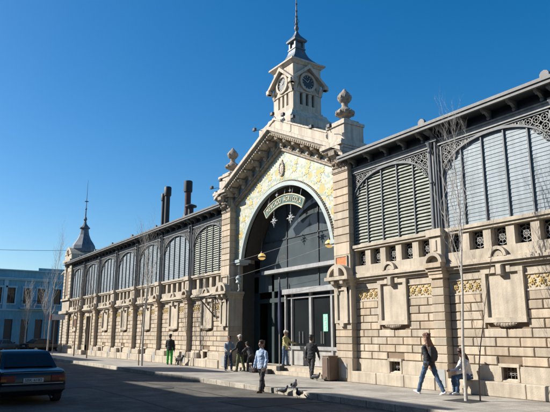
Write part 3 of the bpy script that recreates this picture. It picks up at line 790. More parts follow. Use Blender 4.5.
pv.box(CX0-.05, CX1+.1, -.2, 2.3, 8.05, 8.3); pv.box(CX0-.15, CX1+.15, -.4, 2.4, 8.3, 8.5); pv.box(CX0, CX1+.05, -.25, 2.2, 8.5, 9.0)
xm = (CX0+CX1)/2
pv.prism([(CX0-.1, 9.0), (CX1+.1, 9.0), (CX1-.3, 9.3), (xm+.4, 9.6), (xm, 9.72), (xm-.4, 9.6), (CX0+.3, 9.3)], -.3, 2.2)
pvo = pv.build('corner_pavilion', 'stone_trim', hall)
MB().ring((xm, 9.2), .3, .1, -.36, .08, 18).build('pavilion_oculus', 'stone_carved', pvo)
MB().box(xm-.5, xm+.5, -.16, -.09, 5.2, 7.4).build('pavilion_niche', 'stone_joint', pvo)
dm = MB().lathe([(1.12, 9.3), (1.14, 9.6), (1.06, 9.95), (.88, 10.25), (.64, 10.6), (.47, 11.0), (.4, 11.35), (.36, 11.6), (.5, 11.64), (.5, 11.72), (.36, 11.85), (.16, 12.1), (.1, 12.4), (.17, 12.55), (.12, 12.7), (.06, 12.85), (.05, 13.5), (.1, 13.6), (.04, 13.7), (.03, 14.3), (.2, 14.33), (.2, 14.36), (.03, 14.42), (.02, 15.4), (.012, 16.5)], (xm, 1.1, 0), sq=False, n=8, rot=math.pi/8)
dm.build('ogee_dome', 'lead', pvo)

# roofs, side walls and interior
rf = MB()
for x0, x1 in ((CX0, XC-4.9), (XC+4.9, RB[-1]+BW/2+.3)):
    rf.prism([(-.46, 8.1), (12, 9.6), (30, 8.3), (30, 8.2), (12, 9.5), (-.46, 8.07)], x0, x1, 'X')
rf.build('wing_roof', 'roof_metal', hall)
MB().box(CX0, CX0+.4, 2.2, 30, 0, 9.0).box(RB[-1]+BW/2+.05, RB[-1]+BW/2+.4, 0, 30, 0, 9.0).box(CX0, RB[-1]+BW/2+.4, 30, 30.4, 0, 8.3).build('outer_wall', 'render_c', hall)
# central nave roof with a glazed strip
nv = MB()
for sg in (-1, 1):
    def zz(u): return 10.7-ZS*u
    for (y0, y1, u0, u1) in ((.5, 3.0, 0, 4.9), (3.0, 13, 0, .9), (3.0, 13, 4.6, 4.9), (13, 30, 0, 4.9)):
        s_ = MB().strip([(XC+sg*u0, zz(u0)-.15), (XC+sg*u1, zz(u1)-.15)], [(XC+sg*u0, zz(u0)), (XC+sg*u1, zz(u1))], y0, y1); nv.add(s_.v, s_.f)
    for k in range(16):
        y = 3.0+k*.62
        s_ = MB().strip([(XC+sg*.9, zz(.9)-.1), (XC+sg*3.6, zz(4.6)-.1)], [(XC+sg*.9, zz(.9)), (XC+sg*4.6, zz(4.6))], y, y+.08); nv.add(s_.v, s_.f)
nv.build('nave_roof', 'iron_dark', hall)
fl = MB().box(CX0, RB[-1]+BW/2, .6, 30, -.02, .012).build('hall_floor', 'stone_joint', hall)
MB().box(XC-4.13, XC+4.06, .0, 1.25, -.02, .30).build('entrance_floor', 'stone_trim', hall)
# glazed screen
Yg = 1.2
fr = MB()
def bar(x0, x1, z0, z1, d=.08): fr.box(x0, x1, Yg-d, Yg+.03, z0, z1)
b_al = MB()
top = lambda x: RC+math.sqrt(max(0, 3.55**2-(x-XC)**2))
for x, w in ((XC-1.25, .05), (XC-.75, .035), (XC+.65, .08), (XC+2.1, .06), (XC+3.4, .05)): b_al.box(x-w, x+w, Yg-.1, Yg+.03, .30, 3.4)
b_al.box(XC-1.3, XC+4.03, Yg-.112, Yg+.025, .98, 1.12)
b_al.box(XC-1.3, XC+4.03, Yg-.108, Yg+.025, 3.2, 3.26)
b_al.build('door_frame', 'alum', hall)
MB().box(XC-1.2, XC+3.98, Yg-.03, Yg+.02, .32, .98).build('kick_panel', 'kick', hall)
MB().box(XC-1.3, XC+4.03, Yg-.3, Yg+.06, 3.4, 3.62).build('door_transom', 'alum', hall)
MB().box(XC-2.95, XC+4.03, Yg-.32, Yg+.06, 4.44, 4.6).build('upper_transom', 'alum', hall)
td = MB().box(XC-4.1, XC-3.7, Yg, Yg+.1, .3, 4.42).box(XC-2.5, XC-2.3, Yg, Yg+.1, .3, 4.42).box(XC-4.1, XC-1.3, Yg-.01, Yg+.1, 3.1, 3.3)
for x in (XC-3.65, XC-2.98): td.box(x, x+.6, Yg+.5, Yg+.55, .3, 3.1)
td.build('dark_door', 'teal_door', hall)
mu = MB()
for x in (XC-1.2, XC+1.2): mu.box(x-.03, x+.03, Yg-.04, Yg+.04, 3.62, top(x))
mu.box(XC-3.2, XC+3.2, Yg-.04, Yg+.04, 6.0, 6.05)
mu.build('window_bars', 'iron_dark', hall)
up = [(x, z) for x, z in arch_pts(3.62, 4.62)]
pts = [(XC+4.03, 3.62), (XC+4.03, 4.6)]+up+[(XC-4.1, 4.6), (XC-4.1, 3.62)]
MB().prism(pts, Yg, Yg+.01).build('upper_glazing', 'glass_dusty', hall)
MB().box(XC-1.25, XC+4.03, Yg, Yg+.01, 1.12, 3.4).build('door_glazing', 'glass_door', hall)
for x in (XC-.2, XC+.05, XC+1.35, XC+1.5): MB().tube((x, Yg-.06, 1.25), (x, Yg-.06, 1.75), .015, n=8).build('door_handle', 'alum', hall)
# green notice on the door glass
st = MB().box(XC+1.45, XC+1.75, Yg-.02, Yg-.012, 1.75, 2.45).build('door_notice', 'green_stick', hall)
pt = MB()
for i in range(3):
    z = 2.3-.2*i
    pt.disc((XC+1.6, Yg-.03, z), .05, 'Y', .006, 12); pt.box(XC+1.53, XC+1.67, Yg-.03, Yg-.024, z-.1, z-.065)
pt.build('notice_pictograms', 'white', st)
def petal(tgt, c, ang, L, W, y, t):
    m_ = MB().sph((0, 0, 0), 1, 8, 6, L, t, W); m_.xf(Matrix.Translation((c[0]+math.cos(ang)*L*1.05, y, c[1]+math.sin(ang)*L*1.05)) @ Matrix.Rotation(-ang, 4, 'Y')); tgt.add(m_.v, m_.f)
fl_c = []
for i in range(13):
    a = math.pi*(.5+(i-6)*.073); rr = 4.25 if i != 6 else 4.0
    fl_c.append((XC+rr*math.cos(a), RC+rr*math.sin(a), .2))
for sx in (-1, 1):
    fl_c += [(XC+sx*1.1, 9.02, .15), (XC+sx*2.0, 8.62, .17), (XC+sx*2.95, 8.2, .17), (XC+sx*3.85, 7.3, .15), (XC+sx*3.9, 6.4, .15), (XC+sx*3.86, 5.65, .13), (XC+sx*3.75, 7.85, .14)]
fl_c = [f for f in fl_c if math.hypot(f[0]-XC, f[1]-RC) > 3.7+f[2] and gx0+f[2] < f[0] < gx1-f[2] and f[1] < 9.6-ZS*abs(f[0]-XC)]
for k, (x, z, s0) in enumerate(fl_c):
    q = MB(); n = 6; a0 = random.uniform(0, 1)
    for j in range(n): petal(q, (x, z), a0+j*2*math.pi/n, s0*.42, s0*.3, .097, .012)
    q.sph((x, .094, z), s0*.28, 8, 6, sy=.1)
    q.build('mosaic_flower', 'tile_yellow' if k % 3 else 'tile_orange', mz)
lv = MB()
for k, (x, z, s0) in enumerate(fl_c):
    for j in range(4): petal(lv, (x+math.cos(j*1.57+.7)*s0*.75, z+math.sin(j*1.57+.7)*s0*.75), j*1.57+.7, s0*.3, s0*.1, .098, .008)
lv.build('mosaic_leaves', 'tile_green', mz)
# gilded small coat feature at the mosaic apex
ca = MB()
for i in range(16):
    a = i*math.pi/8; ca.sph((XC+.16*math.cos(a), .08, 8.95+.3*math.sin(a)), .07, 6, 5)
ca.sph((XC, .08, 8.95), .14, 10, 8, sy=.4, sz=1.6); ca.sph((XC, .08, 9.32), .09, 8, 6, sy=.5)
ca.build('gable_cartouche', 'stone_pale', mz)

# ------------------------------------------------------------ ground, streets
def struct(mb, name, m, smooth=False): return mb.build(name, m, None, smooth, 'structure')
KY = -3.85
struct(MB().add([(-600,-600,-.16),(600,-600,-.16),(600,600,-.16),(-600,600,-.16)], [(0,1,2,3)]), 'ground', 'asphalt')
rd = MB()
NX = 120
struct(MB().add([(-160, KY, -.15), (90, KY, -.15), (90, -12.3, -.15), (-160, -12.3, -.15)], [(0,1,2,3)]), 'road', 'asphalt')
seam = MB()
random.seed(3)
for y0 in (-5.6, -8.1):
    pts = [(-60+i*2.5, y0+random.uniform(-.12, .12)) for i in range(36)]
    for a, b in zip(pts, pts[1:]):
        w = .025; seam.add([(a[0], a[1]-w, -.145), (b[0], b[1]-w, -.145), (b[0], b[1]+w, -.145), (a[0], a[1]+w, -.145)], [(0,1,2,3)])
struct(seam, 'road_seams', 'road_patch')
struct(MB().box(-60.5, 90, KY+.16, .4, -.3, 0).box(-60.5, -57.5, .4, 40, -.3, 0), 'pavement', 'pave')
kb = MB(); x = -60.5
while x < 40: kb.rb(x+.004, x+.996, KY, KY+.16, -.3, .006, .012); x += 1
struct(kb, 'kerb', 'kerb')
kb = MB(); x = -60.5
while x < 40: kb.box(x+.004, x+.996, -12.3, -12.14, -.3, .006); x += 1
struct(kb, 'opposite_kerb', 'kerb')
struct(MB().box(-60.5, 90, -17, -12.3, -.3, 0), 'opposite_pavement', 'pave')
struct(MB().box(-74.8, -72.6, -60, 60, -.3, 0), 'far_pavement', 'pave')

pp = MB()
for x0, x1, y0, y1 in ((-24.5, -20.9, -8.9, -7.6), (-14.6, -12.9, -6.4, -4.2), (-33, -28.5, -6.3, -5.2)): pp.add([(x0, y0, -.1435), (x1, y0+.1, -.1435), (x1-.1, y1, -.1435), (x0+.05, y1-.06, -.1435)], [(0,1,2,3)])
struct(pp, 'road_patches', 'road_patch')
tag(MB().tube((-19.2, -6.0, -.149), (-19.2, -6.0, -.138), .34, n=28).build('manhole_cover', 'iron_dark'), 'round iron manhole cover in the road', 'manhole cover')
dr = thing('street_drain', 'iron drain grating against the kerb before the right wing', 'drain', (-13.2, -4.1, -.15))
MB().box(-.3, .3, -.2, .2, 0, .008).build('drain_frame', 'iron_dark', dr)
q = MB()
for i in range(9): q.box(-.26+.06*i, -.235+.06*i, -.17, .17, .0085, .014)
q.build('drain_bars', 'iron', dr)

# entrance steps
tag(MB().bvbox(XC-4.0, XC+4.0, -.3, -.005, 0, .15, .015).build('entrance_step', 'stone_trim'), 'low pale stone step across the mosaic arch entrance', 'step')
for i, (x, y, z, lb) in enumerate([(-20.75, -.2, .15, 'black block shaped as a step-end shadow on the entrance step, nearest the yellow jacket person'), (-21.3, -.45, 0, 'black block shaped as a step-end shadow just before the step, middle of the three'), (-22.5, -.45, 0, 'black block shaped as a step-end shadow behind the blue shirt man, leftmost of the three')]):
    tag(MB().bvbox(x-.14, x+.14, y-.12, y+.12, z+.001, z+.2, .015).build('step_shade_block', 'black'), lb, 'block', 'black blocks standing for shadows before the entrance')  # shadows at the step ends built as solid black blocks

# opposite side buildings that cast the street shadow
def opp(x0, x1, h, ph, m, label, extra=None, nwin=4):
    b = thing('street_building', label, 'building', ((x0+x1)/2, -17, 0), world=True, group='buildings along the shaded side of the street')
    MB().box(x0+.02, x1-.02, -30, -17.3, 0, h).build('wall', m, b)
    f = MB(); n = max(2, int((x1-x0)/3)); st = (x1-x0)/n
    f.box(x0, x1, -17.28, -17, 0, .5); f.box(x0, x1, -17.28, -17, 3.2, 4.6); f.box(x0, x1, -17.28, -17, 7, ph)
    for i in range(n+1):
        a = x0+st*i; f.box(max(x0, a-st*.28), min(x1, a+st*.28), -17.28, -17, .5, 3.2); f.box(max(x0, a-st*.3), min(x1, a+st*.3), -17.28, -17, 4.6, 7)
    if extra:
        for e in extra: f.box(e[0], e[1], -17.3, -16.98, ph, e[2])
    f.build('facade', m, b)
    f = MB().box(x0-.05, x1+.05, -17.3, -16.8, 7.2, 7.45).build('cornice', 'stone_pale', b)
    for i in range(n):
        c = x0+st*(i+.5)
        w = MB().box(c-st*.22, c+st*.22, -17.2, -17.15, 4.6, 7).build('window', 'glass_dark', b)
        MB().box(c-.03, c+.03, -17.14, -17.1, 4.6, 7).box(c-st*.22, c+st*.22, -17.14, -17.1, 6.2, 6.26).build('window_frame', 'white', w)
        MB().box(c-st*.22, c+st*.22, -17.2, -17.15, .5, 3.2).build('door', 'shutter', b)
opp(-110, -69, 9, 15.4, 'render_c', 'tallest cream block, added out of view to shade the far junction')  # unseen block, its height set to shade the far junction and cars
opp(-69, -50.8, 9, 12.9, 'render_b', 'tall grey rendered block far along the shaded side')
opp(-50.8, -42.3, 9, 11.2, 'render_c', 'cream rendered block on the shaded side between grey and ochre ones')
opp(-42.3, -32.7, 9, 11.5, 'render_a', 'ochre rendered block with stepped attic on the shaded side', [(-42.2, -37.4, 13.9)])
opp(-32.7, -25.8, 9, 9.3, 'render_b', 'low grey rendered block on the shaded side')
opp(-25.8, -21.4, 9, 12.0, 'render_c', 'narrow tall cream block on the shaded side')
opp(-21.4, -8, 9, 10.6, 'render_a', 'ochre rendered block on the shaded side nearest the camera')
opp(-8, 30, 9, 10.2, 'render_b', 'long grey rendered block at the near end of the shaded side')

# blue building closing the street
BX = -76
bb = thing('blue_building', 'two storey blue rendered corner house with balcony at the end of the street', 'building', (BX, 0, 0), world=True)
w = MB()
wins = [(-1.75, .45), (-3.2, .4), (0.05, .42), (1.65, .42), (3.6, .42), (5.2, .42), (-5.2, .45), (-7, .45), (-8.8, .45), (7, .42), (8.6, .42)]
ys = sorted(wins)
def wallstrip(z0, z1, openings):
    y = -12.
    for c, h in openings:
        w.box(BX-.4, BX, y, c-h, z0, z1); y = c+h
    w.box(BX-.4, BX, y, 14, z0, z1)
w.box(BX-9, BX-.41, -12, 14, -.15, 9.0)
wallstrip(-.15, .1, []); wallstrip(.1, 3.4, ys); wallstrip(3.4, 5.25, []); wallstrip(5.25, 7.1, ys); wallstrip(7.1, 9.15, [])
w.build('wall', 'blue_wall', bb)
w = MB(); w.box(BX-.4, BX+.3, -12, 14, 8.15, 8.3); w.box(BX-.4, BX+.18, -12, 14, 8.0, 8.15); w.box(BX-.4, BX+.15, -12, 14, 4.4, 4.6); w.box(BX-.4, BX+.22, -12, 14, 9.15, 9.28)
for y in (-12, -6, -2.4, 2.7, 6.2, 10): w.box(BX-.3, BX+.12, y-.22, y+.22, 4.6, 8.0)
w.build('cornice', 'blue_trim', bb)
w = MB().box(BX-.4, BX+.1, 1.1, 4.6, 9.28, 9.62); w.build('parapet', 'blue_wall', bb)
w = MB(); t = [(math.cos(a), math.sin(a)) for a in [math.pi*i/10 for i in range(11)]]
w.lathe([(1.6, -.15), (1.6, 8.2), (1.85, 8.25), (1.85, 8.4), (1.6, 8.45), (1.6, 9.3), (1.7, 9.4)], (BX-.6, -6.6, 0), 24); w.build('corner_turret', 'blue_trim', bb)
for c, h in ys:
    f = MB()
    f.box(BX-.02, BX+.07, c-h-.14, c-h, 5.1, 7.3); f.box(BX-.02, BX+.07, c+h, c+h+.14, 5.1, 7.3); f.box(BX-.02, BX+.12, c-h-.2, c+h+.2, 7.12, 7.32); f.box(BX-.02, BX+.1, c-h-.14, c+h+.14, 5.1, 5.25)
    fo = f.build('window_surround', 'blue_trim', bb)
    MB().box(BX-.3, BX-.25, c-h, c+h, 5.25, 7.1).build('pane', 'glass_dark', fo)
    if random.random() < .7: MB().box(BX-.33, BX-.31, c-h, c+h*random.uniform(-.1, .9), 5.25+random.choice([0, .0, .7]), 7.1).build('curtain', 'curtain', fo)
    MB().box(BX-.26, BX-.2, c-.03, c+.03, 5.25, 7.1).box(BX-.26, BX-.2, c-h, c+h, 6.4, 6.46).build('window_bars', 'shutter', fo)
    MB().box(BX-.3, BX-.22, c-h, c+h, .1, 3.4).build('door', random.choice(['shutter', 'iron_dark', 'blue_trim']), bb)
bal = MB().box(BX-.02, BX+.8, -.7, 2.6, 4.62, 4.76)
bal.build('balcony', 'blue_trim', bb)
rl = MB().tube((BX+.75, -.7, 5.6), (BX+.75, 2.6, 5.6), .03)
for i in range(23): rl.tube((BX+.75, -.65+.146*i, 4.76), (BX+.75, -.65+.146*i, 5.6), .012, n=4)
rl.build('balcony_rail', 'iron_dark', bb)
wl_ = thing('low_building', 'darker lower building right of the blue house behind the corner pavilion', 'building', (BX+1, 18, 0), world=True)
MB().box(BX-9, BX+.2, 14.02, 60, -.15, 7.5).build('wall', 'blue_wall', wl_)
MB().box(BX-9, BX+.4, 14.02, 60, 7.5, 7.8).build('cornice', 'blue_trim', wl_)
wl_ = thing('grey_building', 'grey rendered house left of the blue corner house', 'building', (BX+1, -30, 0), world=True)
MB().box(BX-9, BX+.2, -60, -12.02, -.15, 8.2).build('wall', 'render_b', wl_)
MB().box(BX-9, BX+.4, -60, -12.02, 8.2, 8.5).build('cornice', 'stone_pale', wl_)

# flues behind the roof
def flue(x, r, z1, lbl, m, capped, band=False):
    t = thing('flue', lbl, 'chimney flue', (x, 3, 8.3), group='tall metal flues on the hall roof')
    MB().tube((0, 0, 0), (0, 0, z1-8.3), r, n=16).build('flue_pipe', m, t, True)
    c = MB()
    if capped: c.lathe([(r, 0), (r*1.35, .04), (r*1.4, .15), (r*1.4, capped-.05), (r*1.2, capped)], (0, 0, z1-8.3-capped+.02), 16)
    else: c.lathe([(r*1.2, 0), (r*1.2, .1)], (0, 0, z1-8.4), 16)
    c.build('flue_cap', 'flue', t, True)
    bnd = MB(); bnd.lathe([(r*1.08, 0), (r*1.08, .06)], (0, 0, .7), 16); bnd.build('flue_band', 'iron_dark', t, True)
flue(-41.0, .2, 12.75, 'black double-capped flue, the taller of the two pipes on the left', 'flue', .75)
flue(-41.75, .15, 12.35, 'thin black flue, leftmost pipe above the roof', 'flue', .6)
flue(-37.3, .22, 12.4, 'rust red flue with wide black cap above the roof', 'flue_rust', .85)
sm = thing('roof_vent', 'small black mushroom vent right of the rusty flue', 'roof vent', (-36.75, 3, 8.3))
MB().tube((0, 0, 0), (0, 0, 2.1), .2, n=12).build('vent_pipe', 'flue', sm, True)
MB().lathe([(.2, 2.05), (.42, 2.1), (.42, 2.2), (.1, 2.32)], (0, 0, 0), 14).build('vent_cap', 'flue', sm, True)

# floodlights on the gable
def flood(x, y, z, dx, dy, lbl):
    t = thing('floodlight', lbl, 'floodlight', (x, y, z), group='floodlights on the gable')
    MB().path([(0, 0, 0), (dx*.5, dy*.5, .06), (dx, dy, .02)], .014, 6).build('arm', 'iron_dark', t)
    MB().bvbox(dx-.1, dx+.1, dy-.06, dy+.06, .02, .17, .02).build('lamp_housing', 'black', t)
    MB().bvbox(dx-.085, dx+.085, dy+.055, dy+.07, .035, .155, .005).build('lens', 'glass_dark', t)
for x, z, dx, dy, l in [(XC-4.6, 8.92, -.45, -.35, 'floodlight low on the left rake beside the left urn finial'), (XC-4.0, 9.15, -.2, -.3, 'second floodlight up the left rake, beside the left urn'), (XC-.9, 10.95, -.3, -.25, 'floodlight left of the gable apex under the clock tower'),
                     (XC+.25, 11.2, .15, -.3, 'floodlight at the gable apex below the tower corner'), (XC+.95, 10.9, .3, -.3, 'floodlight just right of the gable apex'), (XC+1.7, 10.55, .3, -.3, 'third floodlight down the right rake'),
                     (XC+3.75, 9.65, -.35, -.3, 'floodlight left of the right finial pedestal'), (XC+4.3, 9.3, .3, -.35, 'floodlight under the right finial pedestal')]:
    flood(x, -.4 if abs(x-XC) < 3.7 else -.5, z, dx, dy, l)

# hanging sign and stars in the arch
def arcstrip(r0, r1, hw, cx, cz, n=30):
    a0 = math.asin(hw/r1)
    A = [-a0+2*a0*i/n for i in range(n+1)]
    return [(cx+r0*math.sin(a), cz+r0*math.cos(a)) for a in A], [(cx+r1*math.sin(a), cz+r1*math.cos(a)) for a in A], A
SY = .2; SR = 3.0; scx = XC+.02; scz = 7.74-SR
sg = thing('hanging_sign', 'curved green market sign with cream letters hanging in the arch', 'sign', (scx, SY, 7.3), world=True)
i_, o_, A_ = arcstrip(SR-.42, SR, 1.62, scx, scz)
MB().strip(i_, o_, SY-.03, SY+.03).build('sign_board', 'sign_green', sg)
rim = MB()
for pts_ in (i_, o_):
    rim.path([(p[0], SY-.04, p[1]) for p in pts_], .028, 6)
for k in (0, -1): rim.tube((i_[k][0], SY-.04, i_[k][1]), (o_[k][0], SY-.04, o_[k][1]), .028, n=6)
rim.build('sign_rim', 'sign_cream', sg)
lt = MB(); word = 'MERCADO AGRICOLA'
for i, ch in enumerate(word):
    if ch == ' ': continue
    a = -.475+.95*i/(len(word)-1)
    q = text_mb(ch, .32, .012)
    rm = Matrix.Translation((scx+(SR-.21)*math.sin(a), SY-.045, scz+(SR-.21)*math.cos(a))) @ Matrix.Rotation(a, 4, 'Y') @ Matrix.Rotation(R(90), 4, 'X') @ Matrix.Scale(.72, 4, (1, 0, 0))
    q.xf(rm); lt.add(q.v, q.f)
lt.build('lettering', 'sign_cream', sg)
sr = MB()
for a, ln in ((-.42, .45), (-.2, .35), (0, .3), (.2, .3), (.42, .42)):
    x0, z0 = scx+SR*math.sin(a), scz+SR*math.cos(a)
    sr.tube((x0, SY, z0), (x0+.12*math.sin(a)*3*ln, SY+.05, z0+ln), .012, n=5)
sr.build('hanging_rods', 'white', sg)
def star(x, z, s, lbl, rod):
    t = thing('star_ornament', lbl, 'star ornament', (x, SY-.02, z), group='white star ornaments around the hanging sign')
    m_ = MB()
    for k in range(8):
        a = k*math.pi/4; L_ = s if k % 2 == 0 else s*.62
        m_.tube((0, 0, 0), (math.cos(a)*L_, 0, math.sin(a)*L_), .03*s/.3, .004, 6)
        m_.sph((math.cos(a)*L_*.62, 0, math.sin(a)*L_*.62), .035*s/.3, 6, 4)
    m_.sph((0, 0, 0), .07*s/.3, 8, 6); m_.build('star', 'white', t)
    MB().tube((0, 0, 0), (0, 0, rod), .008, n=5).build('hanging_wire', 'white', t)
star(XC-.78, 6.68, .30, 'larger white star hanging under the left half of the sign', .45)
star(XC+.55, 6.62, .33, 'white star hanging under the right half of the sign', .6)
star(XC-.55, 7.86, .13, 'small white star above the left half of the sign', .25)
star(XC-1.25, 7.5, .11, 'small white star above the left end of the sign', .25)
star(XC+.5, 7.86, .1, 'small white star above the right half of the sign', .2)

def pendant(x, y, z, lbl):
    t = thing('pendant_lamp', lbl, 'lamp', (x, y, z), group='amber pendant lamps in the arch')
    d = MB().lathe([(.02, -.16), (.1, -.15), (.2, -.08), (.235, .02), (.2, .12), (.12, .2), (.05, .24)], (0, 0, 0), 18); d.build('lamp_globe', 'lamp', t, True)
    MB().lathe([(.24, -.01), (.25, .03), (.24, .06)], (0, 0, -.03), 18).lathe([(.08, .22), (.06, .3), (.02, .36)], (0, 0, 0), 12).build('lamp_collar', 'iron_dark', t, True)
    top_ = RC+math.sqrt(3.5**2-(x-XC)**2)-z
    MB().tube((0, 0, .3), (0, 0, top_/.82), .01, n=6).build('hanging_rod', 'iron_dark', t); t.scale = (.82,)*3
pendant(-23.5, .6, 5.24, 'amber globe lamp hanging on the left side of the arch')
pendant(-18.35, .6, 5.2, 'amber globe lamp hanging on the right side of the arch')

def cable(pts, r, lbl, cat='cable', grp=None, sag=.1, m='iron_dark'):
    P = []; a, b = Vector(pts[0]), Vector(pts[1])
    for i in range(17):
        u = i/16; p = a.lerp(b, u); p.z -= sag*4*u*(1-u); P.append(p)
    tag(MB().path(P, r, 5).build('cable', m), lbl, cat, grp)
cable([(XC-4.2, -.3, 5.02), (XC+4.1, -.3, 5.5)], .005, 'upper thin pale cable strung across the entrance arch', grp='cables across the arch', m='iron_light', sag=.02)
cable([(XC-4.2, -.3, 4.28), (XC+4.1, -.3, 5.0)], .005, 'lower thin pale cable strung across the entrance arch', grp='cables across the arch', m='iron_light', sag=.05)
cable([(-74, -8, 11.2), (-64, 8, 11.2)], .02, 'thin cable crossing the sky over the blue house', sag=.3)

# iron bracket on the left wall
bk = thing('wrought_bracket', 'black wrought iron bracket on the wall left of the entrance', 'wall bracket', (LB0+1.0, -.1, 3.4))
m_ = MB()
m_.path([(0, 0, .05), (.12, -.95, .0)], .03, 8); m_.path([(0, 0, -.9), (.12, -.95, -.02)], .03, 8); m_.path([(0, 0, .05), (0, 0, -.95)], .03, 8); m_.path([(.03, -.2, .0), (.04, -.35, -.55)], .02, 6)
for k in range(12):
    a = k*math.pi/6; b_ = a+math.pi/6
    m_.tube((.02, -.22+.13*math.cos(a), -.3+.13*math.sin(a)), (.02, -.22+.13*math.cos(b_), -.3+.13*math.sin(b_)), .014, n=5)
m_.build('bracket_frame', 'iron_dark', bk)
m_ = MB().path([(0, 0, .35), (.0, -.5, .1), (.12, -.95, 0)], .02, 6); m_.build('stay_rod', 'iron_dark', bk)

# round brown sign by the side door
rs = thing('round_sign', 'round rusty brown sign on a pale post by the side door', 'sign', (-50.1, -.8, 0))
MB().tube((0, 0, 0), (0, 0, 2.9), .05, n=8).build('post', 'bark_pale', rs)
q = MB().tube((0, -.06, 2.55), (0, -.1, 2.55), .38, n=24); q.build('sign_plate', 'brown_paint', rs)
MB().ring((0, 2.55), .38, .06, -.115, .02, 24).build('sign_border', 'shutter', rs)

# bus stop sign at far corner
bs = thing('corner_sign', 'white box sign with red end on a pole at the far corner', 'sign', (-53.2, -1.8, 0), R(65))
MB().tube((0, 0, 0), (0, 0, 4.2), .04, n=8).build('post', 'iron', bs)
MB().bvbox(-.25, .85, -.06, .06, 2.85, 3.3, .02).build('sign_box', 'white', bs)
MB().bvbox(-.5, -.252, -.06, .06, 2.85, 3.3, .02).build('sign_end', 'red_paint', bs)
ca_ = thing('corner_canopy', 'small pale canopy sticking out of the corner pavilion', 'canopy', (-57.8, .4, 7.6))
MB().prism([(0, 0), (-1.6, -.25), (-1.6, -.18), (0, .12)], -.5, .5).build('canopy_sheet', 'white', ca_)
MB().tube((0, 0, -.5), (-1.4, 0, -.2), .025, n=6).build('canopy_brace', 'iron', ca_)

# navy banner pole by door
bn = thing('banner', 'narrow furled navy banner hanging at the glass screen', 'banner', (XC-1.35, .85, .3))
MB().tube((0, 0, 0), (0, 0, 3.9), .025, n=8).build('pole', 'alum', bn)
q = MB()
q.loft([[(.02+.085*math.cos(a)*s_, .07*math.sin(a)*s_*(1+.25*math.sin(3*a+z)), z) for a in [2*math.pi*i/14 for i in range(14)]] for z, s_ in ((1.35, .55), (1.6, .8), (2.2, 1.), (3.0, .85), (3.6, .5), (3.8, .3))])
q.build('banner_cloth', 'navy', bn, True)

# bin by the right pier
lb = thing('litter_bin', 'brown panelled waist high litter bin against the right portal pier', 'litter bin', (-16.98, -.6, 0))
MB().bvbox(-.17, .17, -.2, .22, .04, .84, .02).build('bin_body', 'bin_pale', lb)
MB().bvbox(.172, .20, -.19, .21, .05, .86, .006).build('bin_panel', 'bin', lb)
MB().bvbox(-.15, .15, -.232, -.204, .06, .82, .006).build('bin_panel', 'bin', lb)
MB().bvbox(-.19, .21, -.22, .24, .842, .875, .01).build('bin_lid', 'bin', lb)
MB().box(-.15, .15, -.16, .18, 0, .04).build('bin_foot', 'black', lb)

# ------------------------------------------------------------ people
def remesh(mb, name, m, vox, parent, smooth_it=2, wr=0):
    me = bpy.data.meshes.new(name+'_src'); me.from_pydata(mb.v, [], mb.f)
    o = bpy.data.objects.new(name, me); col.objects.link(o)
    r = o.modifiers.new('r', 'REMESH'); r.mode = 'VOXEL'; r.voxel_size = vox
    s = o.modifiers.new('s', 'SMOOTH'); s.iterations = smooth_it; s.factor = .5
    dg = bpy.context.evaluated_depsgraph_get(); dg.update()
    nm = bpy.data.meshes.new_from_object(o.evaluated_get(dg)); o.modifiers.clear(); o.data = nm; nm.name = name
    bpy.data.meshes.remove(me)
    nm.materials.clear(); nm.materials.append(M[m])
    if wr:
        sd_ = random.uniform(0, 50); mv = [(v.index, v.co+v.normal*(wr*noise.noise(Vector((v.co.x*7+sd_, v.co.y*7, v.co.z*13)))+wr*.6*noise.noise(Vector((v.co.x*18, v.co.y*18+sd_, v.co.z*30))))) for v in nm.vertices]
        for i_, c_ in mv: nm.vertices[i_].co = c_
    for p in nm.polygons: p.use_smooth = True
    o.parent = parent; return o
def caps(mb, p0, p1, r0, r1=None):
    r1 = r0 if r1 is None else r1
    mb.tube(p0, p1, r0, r1, 10); mb.sph(p0, r0*.985, 10, 7); mb.sph(p1, r1*.985, 10, 7)
